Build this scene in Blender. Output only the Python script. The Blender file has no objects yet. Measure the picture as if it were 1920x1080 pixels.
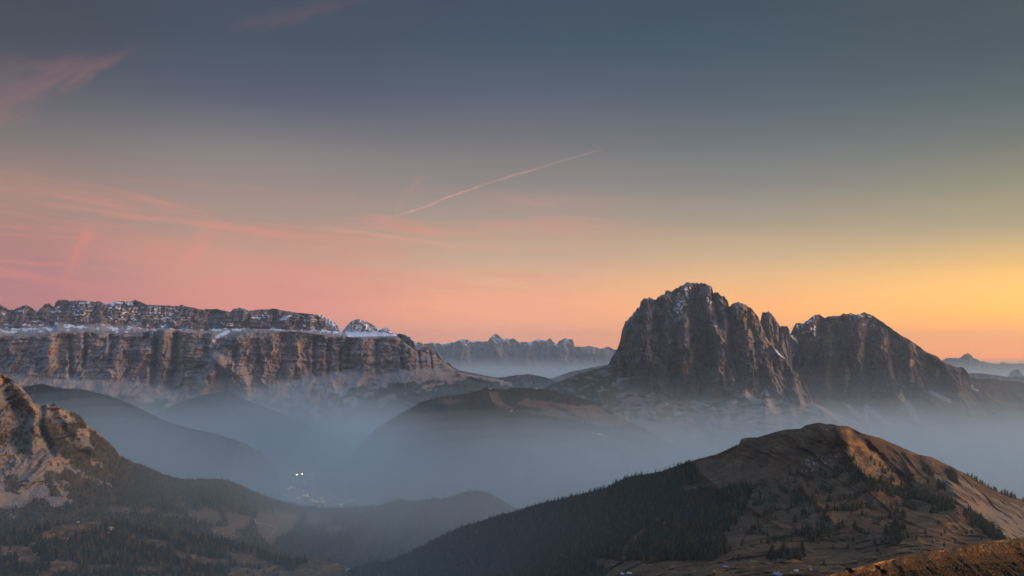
import bpy, bmesh, math, random
import numpy as np
from mathutils import Vector
R = math.radians
rng = np.random.default_rng(7)
random.seed(7)
scene = bpy.context.scene
COL = scene.collection

# ------------------------------------------------------------------ camera
F, CX, HY = 1600.0, 960.0, 664.0          # focal length, centre and horizon row in pixels of a 1920 x 1080 frame
cam = bpy.data.cameras.new("camera")
cam.sensor_width = 36.0
cam.lens = 36.0 * F / 1920.0
cam.shift_y = (HY - 540.0) / 1920.0
cam.clip_start = 1.0
cam.clip_end = 200000.0
cam_o = bpy.data.objects.new("camera", cam)
cam_o.location = (0, 0, 0)
cam_o.rotation_euler = (math.pi / 2, 0, 0)
COL.objects.link(cam_o)
scene.camera = cam_o

# ------------------------------------------------------------------ light
SUN_AZ, SUN_EL = R(98), R(10)
SUN_STRENGTH, SUN_ANGLE = 3.8, R(34)
SUN_COL = (1.0, 0.60, 0.34)
sd = Vector((math.sin(SUN_AZ) * math.cos(SUN_EL), math.cos(SUN_AZ) * math.cos(SUN_EL), math.sin(SUN_EL)))
sun = bpy.data.lights.new("sun", 'SUN')
sun.energy = SUN_STRENGTH
sun.angle = SUN_ANGLE
sun.color = SUN_COL
sun_o = bpy.data.objects.new("sun", sun)
sun_o.rotation_euler = (-sd).to_track_quat('-Z', 'Y').to_euler()
sun_o.location = (4000, 1000, 3000)
COL.objects.link(sun_o)
vs = scene.view_settings
vs.view_transform = 'Standard'
vs.look = 'None'
vs.exposure = 0.0
vs.gamma = 1.0
vs.use_curve_mapping = False
cy = scene.cycles
cy.max_bounces = 12
cy.diffuse_bounces = 2
cy.volume_bounces = 6
cy.transparent_max_bounces = 24
cy.use_denoising = True


def lin(c):
    return [((v / 255.0) / 12.92 if v / 255.0 <= 0.04045 else ((v / 255.0 + 0.055) / 1.055) ** 2.4) for v in c]


class NT:
    """small helper round a node tree"""
    def __init__(s, tree):
        s.t = tree
        s.n = tree.nodes
        s.l = tree.links

    def new(s, kind, **kw):
        n = s.n.new(kind)
        for k, v in kw.items():
            setattr(n, k, v)
        return n

    def put(s, sock, v):
        if hasattr(v, 'is_output') or isinstance(v, bpy.types.NodeSocket):
            s.l.new(v, sock)
        elif isinstance(v, (tuple, list)) and len(v) == 3 and sock.type == 'RGBA':
            sock.default_value = (*v, 1)
        else:
            sock.default_value = v

    def math(s, op, a, b=None, c=None, clamp=False):
        n = s.new('ShaderNodeMath', operation=op, use_clamp=clamp)
        s.put(n.inputs[0], a)
        if b is not None:
            s.put(n.inputs[1], b)
        if c is not None:
            s.put(n.inputs[2], c)
        return n.outputs[0]

    def mix(s, f, a, b, blend='MIX'):
        n = s.new('ShaderNodeMix', data_type='RGBA', blend_type=blend)
        n.clamp_factor = True
        s.put(n.inputs[0], f)
        s.put(n.inputs[6], a)
        s.put(n.inputs[7], b)
        return n.outputs[2]

    def noise(s, vec, scale, detail=4, rough=0.55, dist=0.0, out=0):
        n = s.new('ShaderNodeTexNoise')
        s.l.new(vec, n.inputs['Vector'])
        n.inputs['Scale'].default_value = scale
        n.inputs['Detail'].default_value = detail
        n.inputs['Roughness'].default_value = rough
        n.inputs['Distortion'].default_value = dist
        return n.outputs[out]

    def smooth(s, v, lo, hi, a=0.0, b=1.0):
        n = s.new('ShaderNodeMapRange', interpolation_type='SMOOTHSTEP')
        s.put(n.inputs[0], v)
        n.inputs[1].default_value = lo
        n.inputs[2].default_value = hi
        n.inputs[3].default_value = a
        n.inputs[4].default_value = b
        return n.outputs[0]

    def scalevec(s, vec, sc):
        n = s.new('ShaderNodeVectorMath', operation='MULTIPLY')
        s.l.new(vec, n.inputs[0])
        n.inputs[1].default_value = sc
        return n.outputs[0]


# ------------------------------------------------------------------ dusk sky
world = bpy.data.worlds.new("World")
scene.world = world
world.use_nodes = True
W = NT(world.node_tree)
W.n.clear()
tc = W.new('ShaderNodeTexCoord')
sep = W.new('ShaderNodeSeparateXYZ')
W.l.new(tc.outputs['Generated'], sep.inputs[0])
dx, dy, dz = sep.outputs
hyp = W.math('SQRT', W.math('ADD', W.math('MULTIPLY', dx, dx), W.math('MULTIPLY', dy, dy)))
elev = W.math('DIVIDE', dz, W.math('MAXIMUM', hyp, 0.02))
az = W.math('MULTIPLY', W.math('ARCTAN2', dx, dy), 180 / math.pi)       # degrees, 0 straight ahead, + to the right
E_LO, E_HI = -0.03, 0.9
tpos = W.math('DIVIDE', W.math('SUBTRACT', elev, E_LO), E_HI - E_LO, clamp=True)
SKY_GAIN = 1.0
ZENITH = (0.29, 0.52, 0.93)               # unseen overhead sky, raised far above the ramps as blue fill light
# azimuth: [(elevation, colour as seen on a screen)]
SKY = {
    -150: [(-.02, (92, 92, 112)), (.05, (112, 104, 122)), (.15, (128, 112, 122)), (.3, (92, 98, 116)), (.85, (66, 76, 96))],
    -31: [(-.02, (178, 122, 126)), (.03, (186, 128, 130)), (.085, (186, 134, 133)), (.125, (182, 139, 130)), (.163, (170, 141, 129)), (.206, (143, 127, 122)),
          (.249, (112, 109, 113)), (.302, (84, 88, 98)), (.356, (71, 77, 88)), (.85, (52, 64, 82))],
    -16.7: [(-.02, (220, 148, 134)), (.03, (221, 150, 136)), (.062, (220, 152, 139)), (.098, (214, 160, 142)), (.140, (190, 156, 141)), (.182, (165, 146, 137)), (.23, (140, 132, 131)),
            (.278, (101, 104, 118)), (.338, (78, 88, 103)), (.398, (71, 80, 95)), (.85, (52, 66, 84))],
    0: [(-.02, (240, 160, 136)), (.03, (238, 166, 140)), (.065, (237, 171, 142)), (.102, (216, 176, 149)), (.146, (190, 166, 147)), (.19, (158, 145, 139)), (.24, (128, 125, 127)),
        (.29, (100, 106, 120)), (.352, (75, 90, 106)), (.415, (66, 80, 97)), (.85, (52, 67, 84))],
    16.7: [(-.02, (247, 160, 98)), (.03, (244, 173, 112)), (.062, (239, 181, 127)), (.098, (222, 186, 144)), (.140, (190, 168, 141)), (.182, (152, 145, 136)), (.23, (120, 125, 126)),
           (.278, (95, 106, 116)), (.338, (75, 92, 104)), (.398, (66, 82, 95)), (.85, (54, 68, 84))],
    31: [(-.02, (255, 150, 84)), (.0, (255, 163, 84)), (.014, (255, 174, 87)), (.035, (255, 191, 106)), (.066, (249, 204, 133)), (.088, (237, 196, 131)), (.125, (197, 176, 136)), (.163, (165, 155, 128)),
         (.206, (130, 131, 119)), (.249, (100, 112, 113)), (.302, (78, 94, 101)), (.356, (72, 85, 93)), (.85, (58, 72, 86))],
    80: [(-.02, (300, 168, 80)), (.02, (310, 200, 100)), (.07, (300, 225, 140)), (.13, (240, 205, 145)), (.206, (160, 160, 138)), (.3, (112, 128, 126)), (.42, (88, 105, 112)), (.85, (66, 82, 96))],
}
LOW_GAIN = {-150: (1, 1, 1), -31: (1.24, 1.02, 1.0), -16.7: (1.42, 1.2, 1.04), 0: (1.58, 1.44, 1.10), 16.7: (1.75, 1.45, 0.95), 31: (1.9, 1.46, 0.5), 80: (1.8, 1.2, 0.5)}
HIGH_GAIN = 0.95
prev, prev_az = None, None
for a in sorted(SKY):
    r = W.new('ShaderNodeValToRGB')
    r.color_ramp.interpolation = 'CARDINAL'
    els = r.color_ramp.elements
    pts = SKY[a]
    while len(els) < len(pts):
        els.new(0.5)
    for el, (e, c) in zip(els, pts):
        el.position = 0
    for el, (e, c) in zip(list(els), pts):
        el.position = (e - E_LO) / (E_HI - E_LO)
        q = min(max((e + 0.0) / 0.14, 0), 1)
        q = q * q * (3 - 2 * q)
        el.color = (*[v / 4 * (g_ * (1 - q) + HIGH_GAIN * q) for v, g_ in zip(lin(c), LOW_GAIN[a])], 1)
    W.l.new(tpos, r.inputs[0])
    if prev is None:
        prev = r.outputs[0]
        first = prev
    else:
        f = W.smooth(az, prev_az, a) if a != 31 else W.math('DIVIDE', W.math('SUBTRACT', az, prev_az), a - prev_az, clamp=True)
        prev = W.mix(f, prev, r.outputs[0])
    prev_az = a
prev = W.mix(W.smooth(az, 95, 170), prev, first)
prev = W.mix(1.0, prev, (4.0, 4.0, 4.0), 'MULTIPLY')         # the ramps hold a quarter of the brightness
# thin pink cirrus, laid out by direction
comb = W.new('ShaderNodeCombineXYZ')
W.l.new(W.math('MULTIPLY', az, 0.05), comb.inputs[0])
W.l.new(W.math('ADD', W.math('MULTIPLY', elev, 34.0), W.math('MULTIPLY', az, 0.055)), comb.inputs[1])
st = W.noise(comb.outputs[0], 1.5, 5, 0.55, 0.35)
fine = W.noise(comb.outputs[0], 4.0, 4, 0.6, 0.2)
band = W.math('MULTIPLY', W.smooth(elev, 0.02, 0.08), W.smooth(elev, 0.16, 0.20, 1, 0))
left = W.math('MULTIPLY', W.smooth(az, -4, 16, 1.0, 0.0), W.smooth(az, -60, -40))
wisp = W.math('MULTIPLY', W.math('MULTIPLY', band, left), W.math('MULTIPLY', W.smooth(st, 0.42, 0.68), W.smooth(fine, 0.25, 0.7, 0.45, 1.0)))
zen = W.new('ShaderNodeMix', data_type='RGBA', blend_type='MIX')
W.put(zen.inputs[0], W.smooth(elev, 0.5, 1.3))
W.put(zen.inputs[6], prev)
W.put(zen.inputs[7], ZENITH)
prev = zen.outputs[2]
sky = W.mix(W.math('MULTIPLY', wisp, 0.45), prev, tuple(lin((236, 148, 128))))


def streak(a0, e0, a1, e1, w0, w1, col, amt, sky, soft=0.55, scale=1.0):
    """a wisp of high cloud along a line on the sky, from direction (a0, e0) to (a1, e1)"""
    L2 = (a1 - a0) ** 2 + ((e1 - e0) * 57.3) ** 2
    pa = W.math('SUBTRACT', az, a0)
    pe = W.math('MULTIPLY', W.math('SUBTRACT', elev, e0), 57.3)
    da, de = a1 - a0, (e1 - e0) * 57.3
    L = math.sqrt(L2)
    t = W.math('DIVIDE', W.math('ADD', W.math('MULTIPLY', pa, da), W.math('MULTIPLY', pe, de)), L2)
    c = W.math('DIVIDE', W.math('SUBTRACT', W.math('MULTIPLY', pe, da), W.math('MULTIPLY', pa, de)), L)
    cb = W.new('ShaderNodeCombineXYZ')
    W.l.new(W.math('MULTIPLY', t, L * 0.35 * scale), cb.inputs[0])
    W.l.new(W.math('MULTIPLY', c, 1.1 * scale), cb.inputs[1])
    cb.inputs[2].default_value = a0
    nn = W.noise(cb.outputs[0], 1.0, 5, 0.6, 0.8)
    wid = W.math('ADD', w0, W.math('MULTIPLY', t, w1 - w0))
    c2 = W.math('ADD', W.math('DIVIDE', c, wid), W.math('MULTIPLY', W.math('SUBTRACT', nn, 0.5), 1.6))
    g = W.smooth(W.math('ABSOLUTE', c2), 0.0, 1.0, 1.0, 0.0)
    ends = W.math('MULTIPLY', W.smooth(t, 0.0, 0.25), W.smooth(t, 0.6, 1.0, 1.0, 0.0))
    m = W.math('MULTIPLY', W.math('MULTIPLY', g, ends), W.smooth(nn, 0.25, 0.7, 0.35, 1.0))
    return W.mix(W.math('MULTIPLY', m, amt * 0.62), sky, tuple(lin(col)))


def dirof(px, py):
    return math.degrees(math.atan2(px - CX, F)), (HY - py) / math.hypot(F, px - CX)


for p0, p1, w0, w1, col, amt in [
        ((-90, 232), (285, 78), 2.0, 0.25, (170, 116, 112), 0.62),
        ((-40, 150), (210, 96), 1.7, 0.5, (150, 106, 112), 0.55),
        ((400, 58), (740, -20), 0.8, 1.0, (116, 94, 102), 0.5),
        ((116, 540), (180, 405), 0.35, 0.9, (242, 140, 122), 0.75),
        ((330, 520), (410, 405), 0.6, 1.1, (238, 148, 130), 0.55),
        ((-80, 358), (1000, 480), 0.35, 0.40, (228, 150, 132), 0.75),
        ((560, 420), (1000, 478), 0.25, 0.30, (232, 170, 146), 0.7),
        ((735, 405), (800, 318), 0.25, 0.7, (196, 150, 138), 0.5),
        ((-100, 482), (240, 505), 0.18, 0.25, (232, 144, 136), 0.6),
        ((-100, 432), (260, 452), 0.14, 0.2, (226, 142, 130), 0.55),
        ((150, 430), (900, 560), 0.8, 1.3, (240, 150, 130), 0.5)]:
    a0, e0 = dirof(*p0)
    a1, e1 = dirof(*p1)
    sky = streak(a0, e0, a1, e1, w0, w1, col, amt, sky)

nish = W.new('ShaderNodeTexSky')
nish.sky_type = 'NISHITA'
nish.sun_disc = False
nish.sun_elevation = SUN_EL
nish.sun_rotation = SUN_AZ
nish.altitude = 2500
bg1 = W.new('ShaderNodeBackground')
W.l.new(sky, bg1.inputs[0])
bg1.inputs[1].default_value = SKY_GAIN
bg2 = W.new('ShaderNodeBackground')
W.l.new(nish.outputs[0], bg2.inputs[0])
NISH = 0.0
bg2.inputs[1].default_value = NISH
add = W.new('ShaderNodeAddShader')
W.l.new(bg1.outputs[0], add.inputs[0])
W.l.new(bg2.outputs[0], add.inputs[1])
wo = W.new('ShaderNodeOutputWorld')
W.l.new(add.outputs[0], wo.inputs[0])

# ------------------------------------------------------------------ haze and mist (even density each)
HAZE_COL = (0.66, 0.85, 0.96)
HAZE_DENSITY = 2.1e-5
MIST_COL = (0.72, 0.925, 1.0)
MIST_ANISO = 0.2
# name, top height, density, label
MISTS = [(-110, 0.8e-5), (-200, 1.4e-5), (-290, 2.2e-5), (-380, 4.0e-5), (-470, 8.0e-5), (-560, 1.4e-4), (-650, 2.0e-4)]
BANKS = [(880, 1850, -430, 620, 330, 150, 1.3e-4, 'faint mist bank drifting over the wooded flank of the grassy hill'), (960, 5350, -690, 1100, 800, 235, 8.5e-4, 'mist bank lapping the foot of the meadow hill'), (705, 5900, -610, 380, 400, 215, 1.2e-3, 'small mist bank at the left flank of the meadow hill'), (430, 3550, -660, 1000, 480, 190, 3.2e-4, 'faint mist bank over the wooded slope below the crag'), (190, 6000, -610, 800, 750, 255, 8.0e-4, 'mist bank in front of the wooded ridge below the long cliffs'),
         (1600, 6300, -680, 2600, 1100, 240, 3.2e-4, 'broad mist bank below the jagged massif and behind the grassy hill'), (540, 7200, -570, 900, 600, 270, 7.5e-4, 'mist bank in the side valley under the long cliffs')]


# ------------------------------------------------------------------ tools: noise
def _hash(ix, iy, seed):
    h = (ix.astype(np.uint32) * np.uint32(374761393) + iy.astype(np.uint32) * np.uint32(668265263) + np.uint32(seed * 974711 & 0xffffffff))
    h = (h ^ (h >> np.uint32(13))) * np.uint32(1274126177)
    h = (h ^ (h >> np.uint32(16))) * np.uint32(2246822519)
    return h ^ (h >> np.uint32(15))


def perlin(x, y, seed=0):
    x = np.asarray(x, np.float32)
    y = np.asarray(y, np.float32)
    x0 = np.floor(x)
    y0 = np.floor(y)
    fx, fy = x - x0, y - y0
    ix, iy = x0.astype(np.int64), y0.astype(np.int64)
    u = fx * fx * fx * (fx * (fx * 6 - 15) + 10)
    v = fy * fy * fy * (fy * (fy * 6 - 15) + 10)

    def g(dx_, dy_):
        h = _hash(ix + dx_, iy + dy_, seed)
        a = h.astype(np.float32) * np.float32(2 * math.pi / 4294967296.0)
        return np.cos(a) * (fx - dx_) + np.sin(a) * (fy - dy_)
    a = g(0, 0)
    a = a + u * (g(1, 0) - a)
    b = g(0, 1)
    b = b + u * (g(1, 1) - b)
    return (a + v * (b - a)) * 1.5


def fbm(x, y, seed=0, octv=5, gain=0.5, lac=2.03):
    s, a, t = 0, 1.0, 0.0
    for i in range(octv):
        s = s + a * perlin(x * lac ** i, y * lac ** i, seed + i * 17)
        t += a
        a *= gain
    return s / t * 1.6


def ridged(x, y, seed=0, octv=4, gain=0.5, lac=2.05):
    """0 in the clefts, 1 on the crests"""
    s, a, t, w = 0, 1.0, 0.0, 1.0
    for i in range(octv):
        n = 1 - np.abs(perlin(x * lac ** i, y * lac ** i, seed + i * 31)) * 1.5
        n = np.clip(n, 0, 1) ** 2
        s = s + a * n * w
        w = np.clip(n * 1.6, 0, 1)
        t += a
        a *= gain
    return s / t


def facet(x, y, seed=0):
    """flat broken faces: every cell of a scattered pattern has its own depth and tilt"""
    x = np.asarray(x, np.float32)
    y = np.asarray(y, np.float32)
    ix, iy = np.floor(x).astype(np.int64), np.floor(y).astype(np.int64)
    best = np.full(x.shape, 1e9, np.float32)
    val = np.zeros(x.shape, np.float32)
    K = np.float32(1 / 4294967296.0)
    for a in (-1, 0, 1):
        for b in (-1, 0, 1):
            cx, cy = ix + a, iy + b
            px = cx + _hash(cx, cy, seed).astype(np.float32) * K
            py = cy + _hash(cx, cy, seed + 1).astype(np.float32) * K
            d = (x - px) ** 2 + (y - py) ** 2
            g1 = _hash(cx, cy, seed + 2).astype(np.float32) * K - 0.5
            g2 = _hash(cx, cy, seed + 3).astype(np.float32) * K - 0.5
            o = _hash(cx, cy, seed + 4).astype(np.float32) * K - 0.5
            m = d < best
            val = np.where(m, o + 2.2 * g1 * (x - px) + 1.6 * g2 * (y - py), val)
            best = np.where(m, d, best)
    return val


def crag_faces(X, Z, seed, lean=0.0):
    """broken rock, in metres: big faces split into smaller ones"""
    u = X + lean * Z + 45 * fbm(X / 160, Z / 160, seed + 7, 4)
    v = Z + 40 * fbm(X / 160, Z / 160, seed + 8, 4)
    return 120 * facet(u / 240, v / 520, seed) + 66 * facet(u / 105, v / 190, seed + 20) + 34 * facet(u / 46, v / 70, seed + 40)


def sstep(v, lo, hi):
    t = np.clip((v - lo) / (hi - lo), 0, 1)
    return t * t * (3 - 2 * t)


def pl(pts):
    """a polyline given as (px, value) pairs, read anywhere"""
    xs = np.array([p[0] for p in pts], float)
    ys = np.array([p[1] for p in pts], float)
    return lambda q: np.interp(q, xs, ys)


def seg_dist(PX, PY, pts, ay=1.0):
    d = np.full(PX.shape, 1e9, np.float32)
    for (x0, y0), (x1, y1) in zip(pts[:-1], pts[1:]):
        vx, vy = x1 - x0, (y1 - y0) * ay
        L = vx * vx + vy * vy + 1e-9
        t = np.clip(((PX - x0) * vx + (PY - y0) * ay * vy) / L, 0, 1)
        d = np.minimum(d, np.hypot(PX - x0 - t * vx, (PY - y0) * ay - t * vy))
    return d


def inside(PX, PY, poly):
    r = np.zeros(PX.shape, bool)
    n = len(poly)
    for i in range(n):
        x0, y0 = poly[i]
        x1, y1 = poly[(i + 1) % n]
        c = ((y0 > PY) != (y1 > PY)) & (PX < (x1 - x0) * (PY - y0) / (y1 - y0 + 1e-12) + x0)
        r ^= c
    return r


def tps(ctrl):
    """smooth log-distance through scattered (px, py, distance) points"""
    P = np.array(ctrl, float)
    n = len(P)
    xy = P[:, :2] / 500.0
    v = np.log(P[:, 2])
    d = np.linalg.norm(xy[:, None] - xy[None], axis=2)
    K = np.where(d > 0, d * d * np.log(d + 1e-12), 0) + np.eye(n) * 0.002
    A = np.zeros((n + 3, n + 3))
    A[:n, :n] = K
    A[:n, n] = 1
    A[:n, n + 1:] = xy
    A[n, :n] = 1
    A[n + 1:, :n] = xy.T
    w = np.linalg.solve(A, np.concatenate([v, [0, 0, 0]]))

    def f(PX, PY):
        x, y = PX / 500.0, PY / 500.0
        s = w[n] + w[n + 1] * x + w[n + 2] * y
        for i in range(n):
            r2 = (x - xy[i, 0]) ** 2 + (y - xy[i, 1]) ** 2 + 1e-12
            s = s + w[i] * r2 * np.log(r2) * 0.5
        return np.exp(s)
    return f


def world_of(PX, PY, D):
    return (PX - CX) / F * D, D, (HY - PY) / F * D


# ------------------------------------------------------------------ tools: objects
def tag(o, label=None, cat=None, group=None, kind=None):
    if label:
        o['label'] = label
    if cat:
        o['category'] = cat
    if group:
        o['group'] = group
    if kind:
        o['kind'] = kind
    return o


def mesh_np(name, V, Q, mats, attrs=None, smooth=True, mat_idx=None):
    """V (n,3); Q list of face index arrays, all faces with one corner count per array"""
    me = bpy.data.meshes.new(name)
    V = np.ascontiguousarray(V, np.float32)
    me.vertices.add(len(V))
    me.vertices.foreach_set('co', V.ravel())
    nl = sum(q.size for q in Q)
    nf = sum(len(q) for q in Q)
    me.loops.add(nl)
    me.polygons.add(nf)
    me.loops.foreach_set('vertex_index', np.concatenate([q.ravel() for q in Q]).astype(np.int32))
    tot = np.concatenate([np.full(len(q), q.shape[1], np.int32) for q in Q])
    st_ = np.concatenate([[0], np.cumsum(tot)[:-1]]).astype(np.int32)
    me.polygons.foreach_set('loop_start', st_)
    me.polygons.foreach_set('loop_total', tot)
    me.polygons.foreach_set('use_smooth', np.full(nf, smooth))
    for m in mats:
        me.materials.append(m)
    if mat_idx is not None:
        me.polygons.foreach_set('material_index', np.asarray(mat_idx, np.int32))
    me.update(calc_edges=True)
    for k, v in (attrs or {}).items():
        a = me.attributes.new(k, 'FLOAT', 'POINT')
        a.data.foreach_set('value', np.ascontiguousarray(v, np.float32).ravel())
    o = bpy.data.objects.new(name, me)
    COL.objects.link(o)
    return o


class Sheet:
    """A mountain side as a fine surface: rows run from the crest to the foot, then a back side and a buried hem are added."""
    def __init__(s, px0, px1, dpx, lines, segs, dist, jag=0.0, jag_seed=1, jag_len=9.0, jag_lines=0.0):
        s.px = np.arange(px0, px1 + dpx * 0.5, dpx)
        nc = len(s.px)
        L = [pl(l)(s.px) for l in lines]
        if jag:
            L[0] = L[0] + jag * (fbm(s.px / jag_len, s.px * 0 + jag_seed * 3.1, jag_seed, 5, 0.65) * 0.8 - 0.9 * ridged(s.px / (jag_len * 1.1), s.px * 0 + jag_seed * 1.7, jag_seed + 9, 3) + 0.35)
        for i in range(1, len(L)):
            if jag_lines and i < len(L) - 1:
                L[i] = L[i] + jag_lines * fbm(s.px / 14.0, s.px * 0 + i * 7.7, jag_seed + 5 * i, 5, 0.6)
            L[i] = np.maximum(L[i], L[i - 1] + 0.5)
        rows, band = [], []
        for i, n in enumerate(segs):
            for k in range(n):
                t = k / n
                rows.append(L[i] * (1 - t) + L[i + 1] * t)
                band.append(i + t)
        rows.append(L[-1])
        band.append(len(segs))
        s.PY = np.array(rows)
        s.PX = np.broadcast_to(s.px, s.PY.shape).copy()
        s.band = np.broadcast_to(np.array(band)[:, None], s.PY.shape)
        if callable(dist):
            s.D = dist(s.PX, s.PY)
        else:                                   # one distance polyline per line
            DL = [pl(d)(s.px) if not np.isscalar(d) else np.full(nc, float(d)) for d in dist]
            b = np.array(band)
            i0 = np.minimum(b.astype(int), len(DL) - 2)
            t = (b - i0)[:, None]
            DLa = np.array(DL)
            s.D = DLa[i0] * (1 - t) + DLa[i0 + 1] * t
        s.attrs = {}

    @property
    def X(s):
        return (s.PX - CX) / F * s.D

    @property
    def Z(s):
        return (HY - s.PY) / F * s.D

    def fold(s, feats):
        """ribs (negative) and gullies (positive), in metres of distance, along lines down the face"""
        for pts, w, amp in feats:
            wob = 0.25 * w * fbm(s.PX / 12.0, s.PY / 12.0, 91, 3)
            d = seg_dist(s.PX + wob, s.PY, pts)
            s.D = s.D + amp * np.exp(-(d / w) ** 2)

    def normals(s):
        P = np.stack([s.X, s.D, s.Z], -1)
        du = np.gradient(P, axis=1)
        dv = np.gradient(P, axis=0)
        n = np.cross(du, dv)
        n /= np.linalg.norm(n, axis=-1, keepdims=True) + 1e-9
        n *= np.sign(-n[..., 1:2] + 1e-9)
        return n

    def build(s, name, mat, back=1500.0, back_py=60.0, nb=6, foot=-1350.0, **kw):
        PX, PY, D = s.PX, s.PY, s.D
        bx, by, bd = [], [], []
        for k in range(nb, 0, -1):
            t = k / nb
            bx.append(PX[0])
            by.append(PY[0] + back_py * (t ** 1.4) + 0.8 * k)
            bd.append(D[0] + back * t)
        fy = np.maximum(HY - foot * F / D[-1], PY[-1] + 1)
        PXa = np.vstack([np.array(bx), PX, PX[-1:]])
        PYa = np.vstack([np.array(by), PY, fy[None]])
        Da = np.vstack([np.array(bd), D, D[-1:] * 0.995])
        X, Y, Z = world_of(PXa, PYa, Da)
        nr, nc = PXa.shape
        V = np.stack([X, Y, Z], -1).reshape(-1, 3)
        idx = np.arange(nr * nc).reshape(nr, nc)
        Q = np.stack([idx[:-1, :-1], idx[1:, :-1], idx[1:, 1:], idx[:-1, 1:]], -1).reshape(-1, 4)
        at = {}
        for k, v in s.attrs.items():
            at[k] = np.vstack([np.repeat(v[:1], nb, 0), v, v[-1:]])
        o = mesh_np(name, V, [Q], [mat], at)
        tag(o, **kw)
        return o

    def at(s, px, py):
        """the point of the surface met at (px, py)"""
        j = int(np.clip(round((px - s.px[0]) / (s.px[1] - s.px[0])), 0, len(s.px) - 1))
        d = float(np.interp(py, s.PY[:, j], s.D[:, j]))
        py = float(np.clip(py, s.PY[0, j], s.PY[-1, j]))
        return ((px - CX) / F * d, d, (HY - py) / F * d)

    def scatter(s, n, density, rs):
        """n points on the surface, as dense over the ground as the density field says: (px, py, D)"""
        P = np.stack([s.X, s.D, s.Z], -1)
        a = np.cross(P[1:, :-1] - P[:-1, :-1], P[:-1, 1:] - P[:-1, :-1])
        area = np.hypot(a[..., 0], 0) * 0 + np.abs(a[..., 2])          # seen from above
        w = (area * density[:-1, :-1]).ravel()
        tot = w.sum()
        if tot <= 0 or n <= 0:
            return np.zeros((0, 3)), tot
        c = rs.choice(len(w), size=n, p=w / tot)
        i, j = np.divmod(c, area.shape[1])
        u, v = rs.random(n), rs.random(n)

        def bil(A):
            return (A[i, j] * (1 - u) * (1 - v) + A[i, j + 1] * u * (1 - v) + A[i + 1, j] * (1 - u) * v + A[i + 1, j + 1] * u * v)
        return np.stack([bil(s.PX), bil(s.PY), bil(s.D)], -1), tot


# ------------------------------------------------------------------ materials
def ground_mat(name, rock=((0.20, 0.17, 0.15), (0.34, 0.28, 0.23)), stain_sun=(0.46, 0.27, 0.14), scree=(0.46, 0.39, 0.33), veg=((0.035, 0.045, 0.028), (0.10, 0.07, 0.04)),
               snow=(0.82, 0.83, 0.86), grass=((0.12, 0.085, 0.052), (0.19, 0.13, 0.078)), cell=90.0, stretch=0.3, bump=10.0, strata=0.0, bumpscale=1.0):
    m = bpy.data.materials.new(name)
    m.use_nodes = True
    T = NT(m.node_tree)
    T.n.clear()
    geo = T.new('ShaderNodeTexCoord')
    p = T.scalevec(geo.outputs['Object'], (1 / cell, 1 / cell, stretch / cell))
    iso = T.scalevec(geo.outputs['Object'], (1 / cell,) * 3)

    def at(k):
        return T.new('ShaderNodeAttribute', attribute_name=k).outputs['Fac']
    n1 = T.noise(p, 1.0, 6, 0.62, 0.4)
    n2 = T.noise(iso, 4.0, 6, 0.65, 0.2)
    n3 = T.noise(p, 0.27, 3, 0.5, 0.3)
    n4 = T.noise(p, 7.0, 4, 0.65, 0.0)
    c = T.mix(T.smooth(n1, 0.32, 0.70), rock[0], rock[1])
    c = T.mix(T.math('MULTIPLY', T.smooth(n3, 0.52, 0.72), 0.5), c, stain_sun)
    dark = tuple(v * 0.55 for v in rock[0])
    c = T.mix(T.math('MULTIPLY', T.smooth(n4, 0.52, 0.75), 0.6), c, dark)
    if strata:
        zs = T.scalevec(geo.outputs['Object'], (0.15 / strata, 0.15 / strata, 1.0 / strata))
        c = T.mix(T.math('MULTIPLY', T.smooth(T.noise(zs, 1.0, 4, 0.6, 0.2), 0.48, 0.62), 0.45), c, dark)

    def layer(c, k, col, lo, hi, amt=1.0, br=0.45, nz=n2):
        f = T.math('ADD', at(k), T.math('MULTIPLY', T.math('SUBTRACT', nz, 0.5), br * 2))
        return T.mix(T.math('MULTIPLY', T.smooth(f, lo, hi), amt), c, col)
    c = layer(c, 'stain_sun', stain_sun, 0.35, 0.75, 0.9)  # rock and soil tones, and on some slopes sunlight painted in
    c = layer(c, 'scree', T.mix(T.smooth(n2, 0.3, 0.7), tuple(v * 0.72 for v in scree), scree), 0.35, 0.75, 0.95)
    c = layer(c, 'grass', T.mix(T.smooth(n2, 0.35, 0.65), grass[0], grass[1]), 0.4, 0.6, 1.0, 0.3)
    vc = T.mix(T.smooth(n2, 0.38, 0.62), veg[0], veg[1])
    c = layer(c, 'veg', vc, 0.4, 0.6, 1.0, 0.35)
    c = layer(c, 'snow', snow, 0.44, 0.60, 1.0, 0.40)
    b = T.new('ShaderNodeBsdfPrincipled')
    T.l.new(c, b.inputs['Base Color'])
    b.inputs['Roughness'].default_value = 0.95
    b.inputs['Specular IOR Level'].default_value = 0.1
    bp = T.new('ShaderNodeBump')
    bp.inputs['Strength'].default_value = 0.9
    bp.inputs['Distance'].default_value = bump
    h = T.math('ADD', T.math('MULTIPLY', T.noise(p, 2.2 * bumpscale, 7, 0.62, 0.3), 1.0), T.math('MULTIPLY', n2, 0.6))
    T.l.new(h, bp.inputs['Height'])
    T.l.new(bp.outputs[0], b.inputs['Normal'])
    o = T.new('ShaderNodeOutputMaterial')
    T.l.new(b.outputs[0], o.inputs[0])
    return m


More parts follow.
